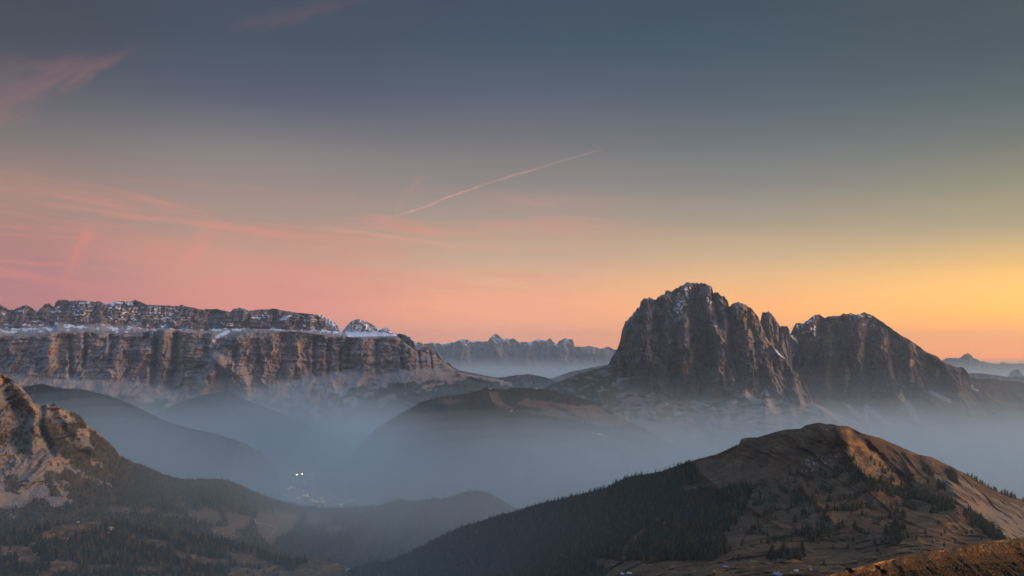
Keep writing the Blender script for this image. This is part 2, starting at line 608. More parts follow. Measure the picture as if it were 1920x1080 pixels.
def plain_mat(name, col, rough=0.8, col2=None, scale=3.0, emit=0.0, metal=0.0):
    m = bpy.data.materials.new(name)
    m.use_nodes = True
    T = NT(m.node_tree)
    b = T.n['Principled BSDF']
    tcn = T.new('ShaderNodeTexCoord')
    n = T.noise(tcn.outputs['Object'], scale, 4, 0.6)
    c2 = col2 or tuple(v * 0.7 for v in col)
    T.l.new(T.mix(T.smooth(n, 0.35, 0.65), col, c2), b.inputs['Base Color'])
    b.inputs['Roughness'].default_value = rough
    b.inputs['Metallic'].default_value = metal
    b.inputs['Specular IOR Level'].default_value = 0.25
    if emit:
        b.inputs['Emission Color'].default_value = (*col, 1)
        b.inputs['Emission Strength'].default_value = emit
    return m


def leaf_mat(name, a, b_, hi):
    m = bpy.data.materials.new(name)
    m.use_nodes = True
    T = NT(m.node_tree)
    b = T.n['Principled BSDF']
    t = T.new('ShaderNodeAttribute', attribute_name='tint').outputs['Fac']
    oi = T.new('ShaderNodeObjectInfo').outputs['Random']
    tcn = T.new('ShaderNodeTexCoord')
    n = T.noise(tcn.outputs['Object'], 0.8, 3, 0.6)
    f = T.math('ADD', T.math('MULTIPLY', t, 0.9), T.math('ADD', T.math('MULTIPLY', T.math('SUBTRACT', oi, 0.5), 0.5), T.math('MULTIPLY', T.math('SUBTRACT', n, 0.5), 0.9)), clamp=True)
    c = T.mix(f, a, b_)
    c = T.mix(T.smooth(f, 0.75, 1.0), c, hi)
    T.l.new(c, b.inputs['Base Color'])
    b.inputs['Roughness'].default_value = 0.9
    b.inputs['Specular IOR Level'].default_value = 0.1
    return m


M_SELLA = ground_mat('grey brown dolomite wall', rock=((0.28, 0.23, 0.21), (0.40, 0.322, 0.28)), stain_sun=(0.46, 0.31, 0.22), grass=((0.125, 0.105, 0.095), (0.20, 0.165, 0.145)), cell=190.0, stretch=0.4, bump=15.0, strata=38.0)
M_LANG = ground_mat('dark dolomite towers', rock=((0.15, 0.125, 0.115), (0.27, 0.215, 0.18)), stain_sun=(0.50, 0.28, 0.13), scree=(0.42, 0.36, 0.32), cell=120.0, stretch=0.3, bump=26.0)
M_SLOPE_ROCK = ground_mat('dark shaded dolomite slope', rock=((0.060, 0.050, 0.048), (0.120, 0.096, 0.085)), stain_sun=(0.42, 0.25, 0.13), scree=(0.42, 0.36, 0.32), cell=120.0, stretch=0.3, bump=24.0)
M_FAR = ground_mat('distant snowy rock', rock=((0.16, 0.15, 0.15), (0.28, 0.25, 0.23)), stain_sun=(0.30, 0.25, 0.21), cell=500.0, stretch=0.4, bump=60.0)
M_FARDARK = ground_mat('distant wooded ridge', rock=((0.07, 0.07, 0.065), (0.11, 0.10, 0.09)), stain_sun=(0.12, 0.09, 0.07), cell=500.0, stretch=0.5, bump=40.0)
M_WOOD = ground_mat('wooded slope with brown meadows', rock=((0.10, 0.068, 0.045), (0.15, 0.10, 0.065)), stain_sun=(0.11, 0.062, 0.043), scree=(0.32, 0.27, 0.23), veg=((0.024, 0.027, 0.022), (0.046, 0.040, 0.029)), cell=120.0, stretch=0.6, bump=6.0)
M_CRAG = ground_mat('pale grey and ochre crag', rock=((0.20, 0.163, 0.137), (0.33, 0.268, 0.22)), stain_sun=(0.46, 0.31, 0.17), scree=(0.29, 0.243, 0.21), veg=((0.055, 0.050, 0.032), (0.11, 0.082, 0.046)), cell=60.0, stretch=0.5, bump=15.0)
M_HILL = ground_mat('autumn grass hill', rock=((0.082, 0.048, 0.027), (0.155, 0.093, 0.050)), stain_sun=(0.058, 0.032, 0.022), grass=((0.16, 0.092, 0.040), (0.31, 0.18, 0.070)), scree=(0.27, 0.195, 0.125), veg=((0.026, 0.028, 0.018), (0.075, 0.05, 0.03)), snow=(0.27, 0.235, 0.20), cell=34.0, stretch=0.6, bump=3.6)  # bright grass tone carries painted sunlight on the flank; meadows share it
M_NEAR = ground_mat('tawny ridge grass', rock=((0.26, 0.14, 0.06), (0.48, 0.28, 0.12)), stain_sun=(0.80, 0.52, 0.25), scree=(0.45, 0.40, 0.36), veg=((0.018, 0.012, 0.007), (0.05, 0.028, 0.013)), cell=3.2, stretch=0.55, bump=0.35)  # brightest tone carries the sunlight on the crest band
M_VALLEY = ground_mat('valley meadows and woods', rock=((0.10, 0.09, 0.055), (0.16, 0.12, 0.075)), stain_sun=(0.16, 0.10, 0.07), veg=((0.03, 0.045, 0.03), (0.08, 0.07, 0.04)), scree=(0.40, 0.34, 0.29), cell=260.0, stretch=0.8, bump=8.0)

# ------------------------------------------------------------------ valley floor, to the horizon
pxs = np.concatenate([np.linspace(-620, -300, 10), np.arange(-280, 2200, 10.0), np.linspace(2230, 2540, 10)])
ds = np.concatenate([np.linspace(100, 2500, 25), np.linspace(2560, 11000, 190), np.geomspace(11200, 40000, 50)])
GPX, GD = np.meshgrid(pxs, ds)
gx, gy = (GPX - CX) / F * GD, GD
gz = -985 + 55 * fbm(gx / 1600, gy / 1600, 3, 5) + 12 * fbm(gx / 200, gy / 200, 8, 4)
gz += 330 * sstep(gy, 7400, 11500) * sstep(gx, -3000, -6000) + 120 * sstep(gy, 6800, 9000)
gz -= 60 * np.exp(-((gx + 1350 - (gy - 5500) * 0.25) / 700) ** 2)
gz -= (gy / 120000.0) ** 2 * 900
cut = (np.abs(gx) < 900) & (gy < 500)
gz = np.where(gy < 900, gz - 40, gz)
nr, nc = GPX.shape
idx = np.arange(nr * nc).reshape(nr, nc)
Q = np.stack([idx[:-1, :-1], idx[:-1, 1:], idx[1:, 1:], idx[1:, :-1]], -1).reshape(-1, 4)
vegv = sstep(fbm(gx / 900, gy / 900, 21, 5), -0.25, 0.2)
vil = np.exp(-(((gx + 1250) / 520) ** 2 + ((gy - 5600) / 500) ** 2))
vegv = vegv * (1 - vil)
gpx, gpy = GPX, HY - gz / gy * F
runs = np.exp(-(seg_dist(gpx, gpy, [(1090, 812), (1140, 816), (1190, 836), (1225, 856), (1250, 875)]) / 5.0) ** 2)
runs = np.maximum(runs, np.exp(-(seg_dist(gpx, gpy, [(850, 872), (905, 852), (930, 858)]) / 9.0) ** 2) * 0.8)
g = mesh_np('valley_floor', np.stack([gx, gy, gz], -1).reshape(-1, 3), [Q], [M_VALLEY], {'veg': vegv, 'stain_sun': vil * 0, 'scree': runs, 'snow': vil * 0})
tag(g, 'misty valley floor of meadows and woods between the mountains', 'valley', kind='structure')


def ground_z(x, y):
    j = np.argmin(np.abs(pxs - (x / y * F + CX)))
    return float(np.interp(y, ds, gz[:, j]))


# ------------------------------------------------------------------ far ranges
def far_range(name, lines, D, depth, jag, seed, mat, label, snow=None, dpx=1.2, segs=(40,), amp=0.5, jag_len=9.0, px=None, cat='mountain range', rib=18.0):
    p0, p1 = px or (lines[0][0][0], lines[0][-1][0])
    s = Sheet(p0, p1, dpx, lines, segs, [D + depth] + [D] * (len(lines) - 1), jag, seed, jag_len)
    r = ridged(s.PX / rib + 0.3 * fbm(s.PX / 10, s.PY / 10, seed + 4, 3), s.PY / (rib * 3.2), seed + 1, 5)
    top = sstep(s.PY - s.PY[0], 0, 4)
    s.D = s.D - depth * amp * (r - 0.4) * top
    n = s.normals()
    z = np.zeros_like(s.PX)
    s.attrs = {'snow': z if snow is None else snow(s, n), 'stain_sun': z, 'scree': z, 'veg': z}
    s.build(name, mat, back=depth * 2, back_py=70, label=label, cat=cat, kind='structure')
    return s


SKY_FAR = [(760, 640), (777, 642), (785, 641), (797, 645), (812, 641), (830, 645), (850, 641), (870, 635), (885, 640), (900, 640), (915, 640), (919, 632), (927, 626.5), (933, 627), (937, 630), (944, 637), (950, 634),
           (965, 635), (975, 642), (995, 641), (1010, 636), (1022, 639), (1031, 634), (1039, 642), (1045, 645), (1047, 640), (1055, 636), (1062, 635), (1074, 637), (1077, 649), (1090, 650), (1105, 648),
           (1125, 654), (1140, 650), (1152, 655), (1220, 660)]
far_range('snowy_range', [SKY_FAR, [(760, 720), (1220, 720)]], 33500, 2200, 1.3, 5, M_FAR, 'distant snow dusted mountain range in the gap between the two massifs',
          snow=lambda s, n: sstep(n[..., 2], 0.30, 0.75) * sstep(s.PY, 660, 645) * 0.6 + 0.35 * np.exp(-((s.PY - 659) / 4.5) ** 2) * (s.PX < 960), segs=(70,), jag_len=7.0)
far_range('distant_range', [[(1735, 690), (1755, 682), (1768, 676), (1774, 672), (1788, 671), (1797, 672), (1807, 665.5), (1816, 662.5), (1820, 664.5), (1826, 672), (1831, 672), (1839, 677), (1846, 677), (1852, 680), (1868, 682), (1872, 683),
                             (1880, 679), (1885, 681), (1903, 682), (1914, 681), (1920, 682), (1960, 680), (2030, 684)], [(1735, 712), (2030, 712)]], 25500, 2500, 1.3, 15, M_FARDARK,
          'faint blue jagged range on the horizon under the orange sky', segs=(40,), jag_len=6.0)
far_range('rock_dome', [[(1884, 712), (1889, 705), (1893, 700), (1897, 696), (1902, 693.5), (1908, 692.5), (1912, 695), (1915, 700), (1918, 702), (1922, 708), (1930, 713)], [(1884, 716), (1930, 716)]], 17000, 300, 0.4, 25, M_FARDARK,
          'small blue rock dome standing behind the low ridge', segs=(30,), jag_len=6.0, dpx=0.6, cat='mountain')
far_range('low_ridge', [[(1795, 699), (1815, 700), (1832, 699), (1850, 701.5), (1870, 703.5), (1890, 707), (1900, 706), (1920, 705), (1970, 702), (2040, 706)], [(1795, 760), (2040, 760)]], 12500, 900, 0.7, 35, M_FARDARK,
          'low blue wooded ridge in front of the small rock dome', segs=(40,), jag_len=10.0, cat='ridge')
far_range('pale_ridge', [[(985, 726), (1030, 711), (1050, 704), (1070, 697), (1105, 690), (1140, 683), (1200, 676)], [(985, 765), (1200, 765)]], 14500, 1200, 0.7, 45, M_FARDARK,
          'pale sloping ridge left of the jagged rock massif', segs=(50,), jag_len=14.0, cat='ridge')
far_range('pass_ridge', [[(780, 690), (840, 694), (870, 697), (897, 701), (915, 705), (930, 708), (947, 707), (958, 705), (970, 702), (979, 703), (987, 701), (997, 702), (1010, 705), (1022, 707), (1035, 712), (1060, 720), (1110, 735)],
                         [(780, 790), (1110, 790)]], 10800, 1300, 0.7, 55, M_FARDARK, 'dark saddle ridge between the table mountain and the jagged massif', segs=(60,), jag_len=14.0, cat='ridge')

# ------------------------------------------------------------------ the long table mountain (left)
S_TOP = [(-120, 580), (-80, 572), (-40, 578), (-15, 566), (0, 570), (15, 580), (25, 581), (37, 575), (49, 572), (60, 577), (71, 585), (75, 579), (86, 569), (94, 569), (101, 576), (104, 567), (110, 562), (125, 562), (130, 564),
         (155, 563), (180, 566), (183, 563), (200, 571), (207, 567), (225, 564), (245, 566), (252, 561), (265, 567), (275, 571), (335, 574), (339, 571), (350, 574), (377, 580), (405, 579), (432, 585), (436, 580), (450, 577),
         (465, 582), (475, 582), (484, 580), (500, 580), (514, 578), (530, 582), (555, 586), (585, 589), (596, 591), (608, 600), (617, 612), (622, 617), (640, 621), (700, 621), (734, 624), (750, 626), (763, 629), (770, 632), (776, 640),
         (781, 656), (785, 657), (795, 650), (804, 650), (807, 655), (810, 661), (814, 659), (818, 660), (825, 670), (835, 681), (841, 680), (850, 689), (870, 697), (900, 702), (925, 709), (960, 716)]
S_L1 = [(-120, 612), (0, 616), (32, 615), (62, 610), (100, 612), (107, 606), (150, 609), (187, 606), (212, 611), (250, 610), (275, 617), (297, 615), (332, 617), (350, 616), (382, 621), (420, 615), (457, 616), (495, 616), (560, 619),
        (620, 619), (645, 621.5), (700, 622), (740, 627), (781, 658), (810, 664), (850, 692), (960, 718)]
S_L2 = [(-120, 628), (0, 630), (50, 630), (107, 625), (150, 624), (215, 627), (250, 625), (282, 621), (300, 619), (330, 620), (355, 625), (390, 625), (425, 629), (457, 622), (495, 622), (561, 622), (590, 627), (620, 631), (650, 632),
        (710, 634), (737, 631), (755, 632), (772, 640), (781, 661), (812, 668), (850, 695), (960, 720)]
S_L3 = [(-120, 700), (62, 705), (125, 710), (200, 711), (275, 717), (325, 727), (375, 733), (475, 735), (510, 722), (535, 715), (580, 708), (620, 700), (672, 697), (747, 692), (790, 684), (815, 688), (850, 700), (960, 724)]
S_L4 = [(-120, 830), (500, 830), (700, 800), (960, 775)]
sel = Sheet(-120, 960, 0.95, [S_TOP, S_L1, S_L2, S_L3, S_L4], [60, 16, 110, 80],
            [[(-120, 10350), (400, 10450), (640, 10350), (780, 9950), (960, 10900)], [(-120, 10150), (400, 10250), (640, 10230), (780, 9930), (960, 10850)], [(-120, 9650), (400, 9750), (640, 9800), (780, 9900), (960, 10800)],
             [(-120, 9350), (400, 9450), (640, 9600), (780, 9700), (960, 10700)], [(-120, 8300), (500, 8300), (960, 9800)]], jag=1.5, jag_seed=11, jag_len=7.0, jag_lines=1.6)
b = sel.band
X, Z = sel.X, sel.Z
wx = X + 90 * fbm(X / 400, Z / 300, 41, 4)
up = np.where(b < 1, sstep(b, 0.0, 0.18) * sstep(b, 1.0, 0.85), 0)
wall = sstep(b, 1.95, 2.1) * sstep(b, 3.1, 2.9)
talus = sstep(b, 2.95, 3.25)
flute = ridged(wx / 300, Z / 2600, 42, 5, 0.55)
flute2 = ridged(wx / 120 + 3, Z / 500, 47, 4, 0.55)
butt = fbm(wx / 900, Z / 5000, 43, 3)
spur = ridged(wx / 420 + 0.4 * fbm(X / 700, Z / 700, 48, 3), Z / 2500 - 3, 44, 4)
faces = crag_faces(X, Z, 301)
sel.D = sel.D - wall * (38 * (flute - 0.45) + 18 * (flute2 - 0.4) + 170 * butt + 0.8 * faces + 26 * facet(wx / 260, Z / 34, 471) + 14 * facet(wx / 120, Z / 17, 481)) - up * (55 * (ridged(wx / 190, Z / 1500, 45, 5, 0.55) - 0.4) + 60 * fbm(wx / 500, Z / 2000, 49, 3) + 0.6 * faces + 22 * facet(wx / 200, Z / 26, 491))
sel.D = sel.D - talus * (230 * (spur - 0.35) + 60 * fbm(X / 160, Z / 160, 46, 5)) - 12 * fbm(X / 45, Z / 45, 50, 4) * sstep(b, 0, 0.1)
sel.D = sel.D - wall * 10 * np.sin(Z / 14 + 3 * fbm(X / 500, Z / 200, 51, 3)) * 0.6
sel.fold([([(132, 632), (134, 705)], 5, 157), ([(296, 622), (285, 720)], 6, 148), ([(330, 622), (326, 700)], 7, 157), ([(160, 628), (158, 690)], 4, 107), ([(208, 630), (208, 690)], 5, 124),
          ([(445, 650), (440, 690)], 5, 124), ([(310, 622), (306, 700)], 8, -110), ([(96, 632), (92, 690)], 9, -90), ([(385, 625), (390, 665)], 7, 107), ([(404, 677), (376, 730)], 12, -140), ([(404, 677), (440, 690), (465, 730)], 12, -140),
          ([(590, 632), (588, 700)], 4, 82), ([(617, 640), (615, 700)], 5, 99), ([(655, 640), (652, 690)], 4, 91), ([(751, 635), (756, 690)], 4, 99), ([(706, 640), (708, 700)], 4, 82), ([(806, 655), (810, 690)], 2.5, 90),
          ([(785, 660), (788, 690)], 3, 91), ([(316, 700), (322, 740)], 8, 99), ([(348, 700), (350, 745)], 5, -110), ([(560, 640), (545, 700)], 10, -80)])
n = sel.normals()
PXs, PYs = sel.PX, sel.PY
ledge = np.exp(-((b - 1.3 + 0.5 * fbm(PXs / 11, PYs / 11, 60, 4)) / 0.40) ** 2) * (PXs < 745)
gap = 0.05 + 0.95 * sstep(fbm(PXs / 20, PYs / 5, 61, 5), -0.28, 0.22)
snow = ledge * gap * 0.80
snow = np.maximum(snow, (b < 1) * sstep(n[..., 2], 0.10, 0.55) * (0.16 + 0.8 * sstep(fbm(PXs / 30, PYs / 14, 62, 4), 0.0, 0.5)) * 0.66)
for poly in ([(205, 572), (270, 568), (262, 590), (228, 606), (195, 604)], [(280, 574), (335, 578), (330, 606), (285, 604)], [(130, 570), (178, 572), (176, 604), (140, 600)]):
    snow = np.maximum(snow, inside(PXs + 5 * fbm(PXs / 9, PYs / 9, 63, 3), PYs, poly) * 0.58 * sstep(fbm(PXs / 6, PYs / 4, 64, 4), -0.25, 0.25))
snow = np.maximum(snow, 0.8 * np.exp(-(seg_dist(PXs, PYs, [(428, 622), (405, 633), (392, 655)]) / 5) ** 2))
snow = np.maximum(snow, 0.5 * np.exp(-(seg_dist(PXs, PYs, [(570, 632), (580, 638), (588, 641)]) / 2) ** 2))
lat = inside(PXs, PYs, [(640, 600), (745, 600), (745, 630), (650, 632)])
snow = np.maximum(snow, lat * sstep(n[..., 2], 0.3, 0.6) * 0.75)
veg = sstep(b, 3.02, 3.45 + 0.0 * b) * sstep(fbm(PXs / 26, PYs / 18, 65, 5), -0.35, 0.05)
veg = np.maximum(veg, inside(PXs + 14 * fbm(PXs / 16, PYs / 9, 69, 4), PYs + 7 * fbm(PXs / 12, PYs / 7, 59, 4), [(690, 775), (725, 758), (770, 738), (815, 726), (850, 716), (885, 708), (930, 718), (960, 724), (960, 790), (680, 790)]) * 0.85)
sc = np.zeros_like(PXs)
for pts, w in (([(618, 702), (630, 728), (632, 742), (648, 755), (664, 762)], 3.0), ([(640, 745), (660, 760), (668, 756)], 4.5), ([(536, 716), (552, 732), (575, 742)], 2.2), ([(565, 712), (572, 738)], 1.8), ([(640, 704), (665, 732)], 1.8),
               ([(755, 695), (795, 715)], 2.6), ([(740, 700), (755, 722)], 2.4), ([(463, 705), (466, 755)], 2.4), ([(705, 735), (695, 760), (678, 778)], 1.8), ([(128, 705), (142, 716)], 2.2), ([(260, 715), (235, 745)], 2), ([(345, 735), (332, 760)], 2.4),
               ([(295, 730), (305, 748)], 2.2), ([(610, 765), (635, 778), (645, 790)], 2.4), ([(785, 688), (812, 700)], 2.4), ([(20, 700), (35, 710), (70, 712)], 4), ([(90, 714), (170, 716), (175, 730)], 3)):
    sc = np.maximum(sc, np.exp(-(seg_dist(PXs + 1.5 * fbm(PXs / 8, PYs / 8, 66, 3), PYs, pts) / w) ** 2))
sc = np.maximum(sc, talus * sstep(ridged(PXs / 16 + 2 * fbm(PXs / 30, PYs / 20, 68, 3), PYs / 60, 67, 3), 0.45, 0.8) * 0.55 * sstep(b, 3.7, 3.3) * 0.6)
stain_sun_mask = np.zeros_like(PXs)
for poly in ([(88, 650), (104, 640), (110, 655), (98, 672), (86, 672)], [(100, 678), (110, 682), (106, 692), (98, 690)], [(212, 680), (222, 690), (216, 700), (208, 696)], [(230, 700), (240, 702), (236, 712), (230, 712)], [(380, 730), (398, 715), (428, 722), (420, 733), (388, 740)],
             [(600, 655), (614, 670), (610, 695), (598, 690)], [(340, 695), (354, 700), (352, 735), (343, 735)], [(508, 640), (520, 660), (510, 690)], [(555, 640), (565, 645), (562, 690), (552, 690)], [(462, 700), (467, 700), (467, 740), (462, 740)]):
    stain_sun_mask = np.maximum(stain_sun_mask, inside(PXs + 3 * fbm(PXs / 6, PYs / 9, 70, 4), PYs, poly) * 0.7)
sc = np.maximum(sc, 0.62 * np.exp(-((b - 1.5) / 0.5) ** 2) * (PXs < 750))
sel.attrs = {'grass': sstep(b, 1.12, 0.95) * 0.55, 'snow': snow, 'veg': veg, 'scree': sc, 'stain_sun': np.clip(stain_sun_mask, 0, 1)}
sel.build('table_mountain', M_SELLA, back=2500, back_py=70, label='long flat topped rock massif with a snowy ledge along its cliffs', cat='mountain', kind='structure')


def snow_knob(name, sky, base, D, seed, label, amt):
    s = Sheet(sky[0][0], sky[-1][0], 0.7, [sky, base], (40,), [D + 250, D], 0.7, seed, 6.0)
    s.D = s.D - 120 * (ridged(s.PX / 9, s.PY / 20, seed, 4) - 0.4) * sstep(s.PY - s.PY[0], 0, 3)
    n = s.normals()
    z = np.zeros_like(s.PX)
    s.attrs = {'snow': np.clip(amt * (0.45 + 0.5 * sstep(fbm(s.PX / 9, s.PY / 5, seed + 2, 4), -0.3, 0.3)), 0, 1), 'stain_sun': z, 'scree': z, 'veg': z}
    s.build(name, M_SELLA, back=900, back_py=40, label=label, cat='mountain', kind='structure')


snow_knob('snowy_summit', [(585, 600), (596, 590), (604, 591), (612, 596), (620, 600), (628, 604), (633, 608), (636, 616), (640, 628)], [(585, 640), (640, 640)], 11200, 71, 'snow covered shoulder just behind the end of the upper cliff', 1.0)
snow_knob('snowy_dome', [(636, 630), (643, 620), (650, 611), (658, 603), (666, 599), (672, 598), (680, 600), (688, 603), (700, 610), (706, 613), (712, 616), (718, 616), (721, 614.5), (726, 614), (731, 619), (736, 624), (742, 634)], [(636, 642), (742, 642)], 10900, 73,
          'small snow streaked dome rising from the plateau right of the upper cliff', 0.78)

# ------------------------------------------------------------------ the sloping mountain (behind right), the thin towers and the jagged massif
P_TOP = [(1462, 668), (1474, 642), (1479, 630), (1483, 625), (1486, 617), (1492, 606), (1498, 605), (1505, 607), (1515, 600), (1522, 594), (1527, 591), (1536, 589.5), (1542, 593), (1547, 596), (1553, 593), (1560, 592), (1575, 592), (1581, 588), (1588, 589), (1595, 587), (1605, 590),
         (1611, 589), (1615, 587), (1620, 586), (1632, 589), (1645, 597), (1665, 611), (1690, 629), (1702, 635), (1720, 647), (1737, 660), (1755, 667), (1770, 679), (1785, 685), (1795, 689), (1802, 688), (1807, 690), (1812, 696), (1820, 707), (1832, 710), (1865, 711), (1880, 713), (1902, 715),
         (1920, 718), (2060, 724)]
P_L1 = [(1462, 745), (1522, 750), (1585, 757), (1625, 760), (1660, 755), (1690, 745), (1752, 735), (1815, 732), (1850, 728), (2060, 740)]
P_L2 = [(1462, 860), (2060, 860)]
plt = Sheet(1462, 2060, 0.8, [P_TOP, P_L1, P_L2], [190, 90], [[(1462, 9200), (1620, 9350), (1800, 9100), (1900, 9400), (2060, 9900)], [(1462, 8850), (1620, 8750), (1800, 8700), (1900, 9000), (2060, 9400)], [(1462, 7700), (2060, 7600)]], jag=1.2, jag_seed=81, jag_len=7.0)
b, X, Z = plt.band, plt.X, plt.Z
wx = X + 80 * fbm(X / 350, Z / 300, 82, 4) - 0.25 * Z
wall = sstep(b, 0.0, 0.06) * sstep(b, 1.05, 0.95) * sstep(plt.PX, 1840, 1800)
talus = sstep(b, 0.95, 1.15)
plt.D = plt.D - wall * (1.25 * crag_faces(X, Z, 331, -0.25) + 100 * (ridged(wx / 330, Z / 2200, 83, 5, 0.55) - 0.42) + 35 * (ridged(wx / 110, Z / 420, 84, 4) - 0.4) + 110 * fbm(wx / 800, Z / 1800, 85, 3) + 24 * fbm(X / 45, Z / 60, 86, 4) + 42 * (ridged(wx / 50, Z / 140, 78, 3) - 0.35))
plt.D = plt.D - talus * (160 * (ridged(wx / 420, Z / 1500 + 5, 87, 4) - 0.35) + 40 * fbm(X / 160, Z / 160, 88, 4))
plt.fold([([(1512, 625), (1500, 640), (1497, 660)], 8, 120), ([(1560, 600), (1553, 680), (1545, 740)], 10, -130), ([(1583, 600), (1590, 640)], 4, 120), ([(1590, 700), (1583, 745)], 6, -120), ([(1655, 620), (1668, 690), (1684, 740)], 9, -170),
          ([(1630, 630), (1625, 700), (1632, 750)], 12, 150), ([(1705, 640), (1707, 715)], 7, -120), ([(1720, 650), (1690, 700)], 6, 70), ([(1612, 600), (1606, 680), (1610, 750)], 9, -120), ([(1750, 670), (1757, 715)], 6, -90), ([(1540, 600), (1530, 700)], 9, 100),
          ([(1810, 695), (1822, 725)], 6, -60), ([(1490, 630), (1490, 690)], 9, 150)])
n = plt.normals()
PXs, PYs = plt.PX, plt.PY
snow = 0.62 * np.exp(-(seg_dist(PXs, PYs, [(1506, 625), (1518, 620), (1526, 613), (1530, 628), (1535, 633)]) / 4.5) ** 2) * (0.5 + sstep(fbm(PXs / 5, PYs / 5, 89, 4), -0.2, 0.2))
snow = np.maximum(snow, 1.1 * np.exp(-(seg_dist(PXs, PYs, [(1489, 632), (1487, 645), (1487, 664)]) / 5.5) ** 2))
snow = np.maximum(snow, 1.25 * inside(PXs + 1.5 * fbm(PXs / 4, PYs / 4, 99, 3), PYs, [(1472, 630), (1486, 628), (1495, 638), (1496, 652), (1490, 668), (1484, 676), (1474, 672)]))
snow = np.maximum(snow, sstep(n[..., 2], 0.25, 0.6) * 0.45 * sstep(PYs, 640, 600) * (PXs < 1660) * (0.4 + sstep(fbm(PXs / 8, PYs / 5, 90, 4), -0.1, 0.3)))
sc = np.zeros_like(PXs)
for pts, w in (([(1624, 762), (1640, 778), (1665, 794), (1690, 807)], 5.0), ([(1636, 772), (1660, 790), (1680, 803)], 5.5), ([(1688, 742), (1700, 758), (1715, 780)], 5.0), ([(1700, 752), (1715, 770)], 4.0), ([(1584, 756), (1600, 770), (1612, 780)], 3.5), ([(1625, 765), (1626, 792)], 3.0), ([(1622, 762), (1624, 790)], 3.0),
               ([(1715, 776), (1713, 790)], 2.0), ([(1745, 735), (1780, 752)], 5.0), ([(1530, 765), (1570, 778), (1610, 795)], 3.0), ([(1822, 725), (1840, 735)], 4)):
    sc = np.maximum(sc, np.exp(-(seg_dist(PXs + 1.2 * fbm(PXs / 6, PYs / 6, 93, 3), PYs, pts) / w) ** 2))
sc = np.maximum(sc, talus * 0.5 * sstep(ridged(PXs / 14, PYs / 50, 94, 3), 0.45, 0.8) * sstep(b, 1.5, 1.1))
stain_sun_mask = np.zeros_like(PXs)
for poly in ([(1582, 680), (1590, 682), (1594, 708), (1588, 735), (1580, 738), (1584, 705)], [(1702, 672), (1716, 676), (1710, 690), (1704, 690)], [(1755, 690), (1764, 692), (1762, 706), (1754, 706)], [(1652, 630), (1660, 640), (1662, 665), (1655, 665)], [(1600, 680), (1606, 684), (1604, 700)]):
    stain_sun_mask = np.maximum(stain_sun_mask, inside(PXs + 2.5 * fbm(PXs / 5, PYs / 8, 95, 4), PYs, poly) * 0.72)
veg = np.maximum(sstep(b, 1.3, 1.7) * sstep(fbm(PXs / 24, PYs / 14, 96, 5), -0.3, 0.05), sstep(PXs, 1815, 1840) * 0.9 * (0.5 + sstep(fbm(PXs / 16, PYs / 9, 97, 4), -0.2, 0.2)))
plt.attrs = {'snow': snow, 'veg': np.clip(veg, 0, 1), 'scree': sc, 'stain_sun': stain_sun_mask}
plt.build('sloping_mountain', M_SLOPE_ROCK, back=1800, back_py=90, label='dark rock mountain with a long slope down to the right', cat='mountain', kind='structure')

T_TOP = [(1405, 640), (1415, 612), (1422, 600), (1426, 601), (1429, 587), (1431, 585), (1435, 586), (1438, 585), (1441, 583.5), (1446, 588), (1450, 592), (1455, 600), (1460, 607), (1463, 613), (1466, 610), (1470, 612), (1475, 611), (1478, 615), (1480, 618), (1481, 627), (1481.5, 642), (1482.5, 664), (1486, 690), (1490, 712)]
tow = Sheet(1405, 1490, 0.6, [T_TOP, [(1405, 740), (1490, 740)]], [150], [8750, 8450], jag=1.2, jag_seed=101, jag_len=4.0)
X, Z = tow.X, tow.Z
tow.D = tow.D - sstep(tow.PY - tow.PY[0], 0, 5) * (0.6 * crag_faces(X, Z, 421) + 110 * (ridged(X / 110, Z / 1400, 102, 4) - 0.4) + 50 * (ridged(X / 40, Z / 300, 103, 3) - 0.4))
z = np.zeros_like(tow.PX)
tow.fold([([(1463, 612), (1462, 650)], 3, 120), ([(1442, 590), (1447, 650)], 6, -90)])
tow.attrs = {'snow': z, 'veg': z, 'scree': z, 'stain_sun': z}
tow.build('rock_towers', M_LANG, back=500, back_py=60, label='cluster of thin rock needles between the jagged peak and the sloping mountain', cat='mountain', kind='structure')

L_TOP = [(1000, 738), (1030, 722), (1050, 715), (1087, 700), (1120, 691), (1140, 685), (1143, 678), (1146, 671), (1150, 665), (1157, 655), (1161, 645), (1164, 635), (1166, 620), (1169, 611), (1172, 604), (1180, 596), (1186, 589), (1192, 582), (1195, 576), (1198, 577), (1200, 572), (1201, 566), (1204, 562), (1207, 560), (1213, 558.5),
         (1220, 559), (1226, 561), (1230, 562), (1236, 555), (1241, 553), (1246, 552), (1248, 545), (1251, 543.5), (1254, 544), (1259, 547), (1264, 542), (1270, 539), (1275, 536), (1280, 535), (1284, 531), (1289, 529), (1297, 531), (1305, 530), (1309, 532), (1315, 530), (1321, 531), (1327, 534), (1332, 536), (1335, 539), (1337, 549),
         (1341, 548), (1346, 547), (1349, 550), (1351, 554), (1356, 555), (1360, 557), (1363, 561), (1365, 566), (1367, 575), (1369.5, 572), (1374, 569), (1380, 567), (1386, 567), (1392, 569), (1400, 572), (1407, 577), (1412, 582), (1416, 586), (1420, 592), (1422, 596), (1425, 603), (1430, 616), (1435, 630), (1442, 640), (1450, 648), (1460, 662), (1468, 668),
         (1475, 676), (1485, 688), (1492, 697), (1500, 706), (1510, 716), (1520, 735), (1523, 750), (1545, 763), (1575, 786), (1600, 802), (1640, 830)]
L_L1 = [(1000, 741), (1087, 706), (1140, 692), (1180, 722), (1220, 742), (1260, 750), (1300, 752), (1340, 748), (1397, 736), (1420, 742), (1435, 728), (1450, 742), (1480, 756), (1520, 755), (1545, 768), (1575, 790), (1640, 834)]
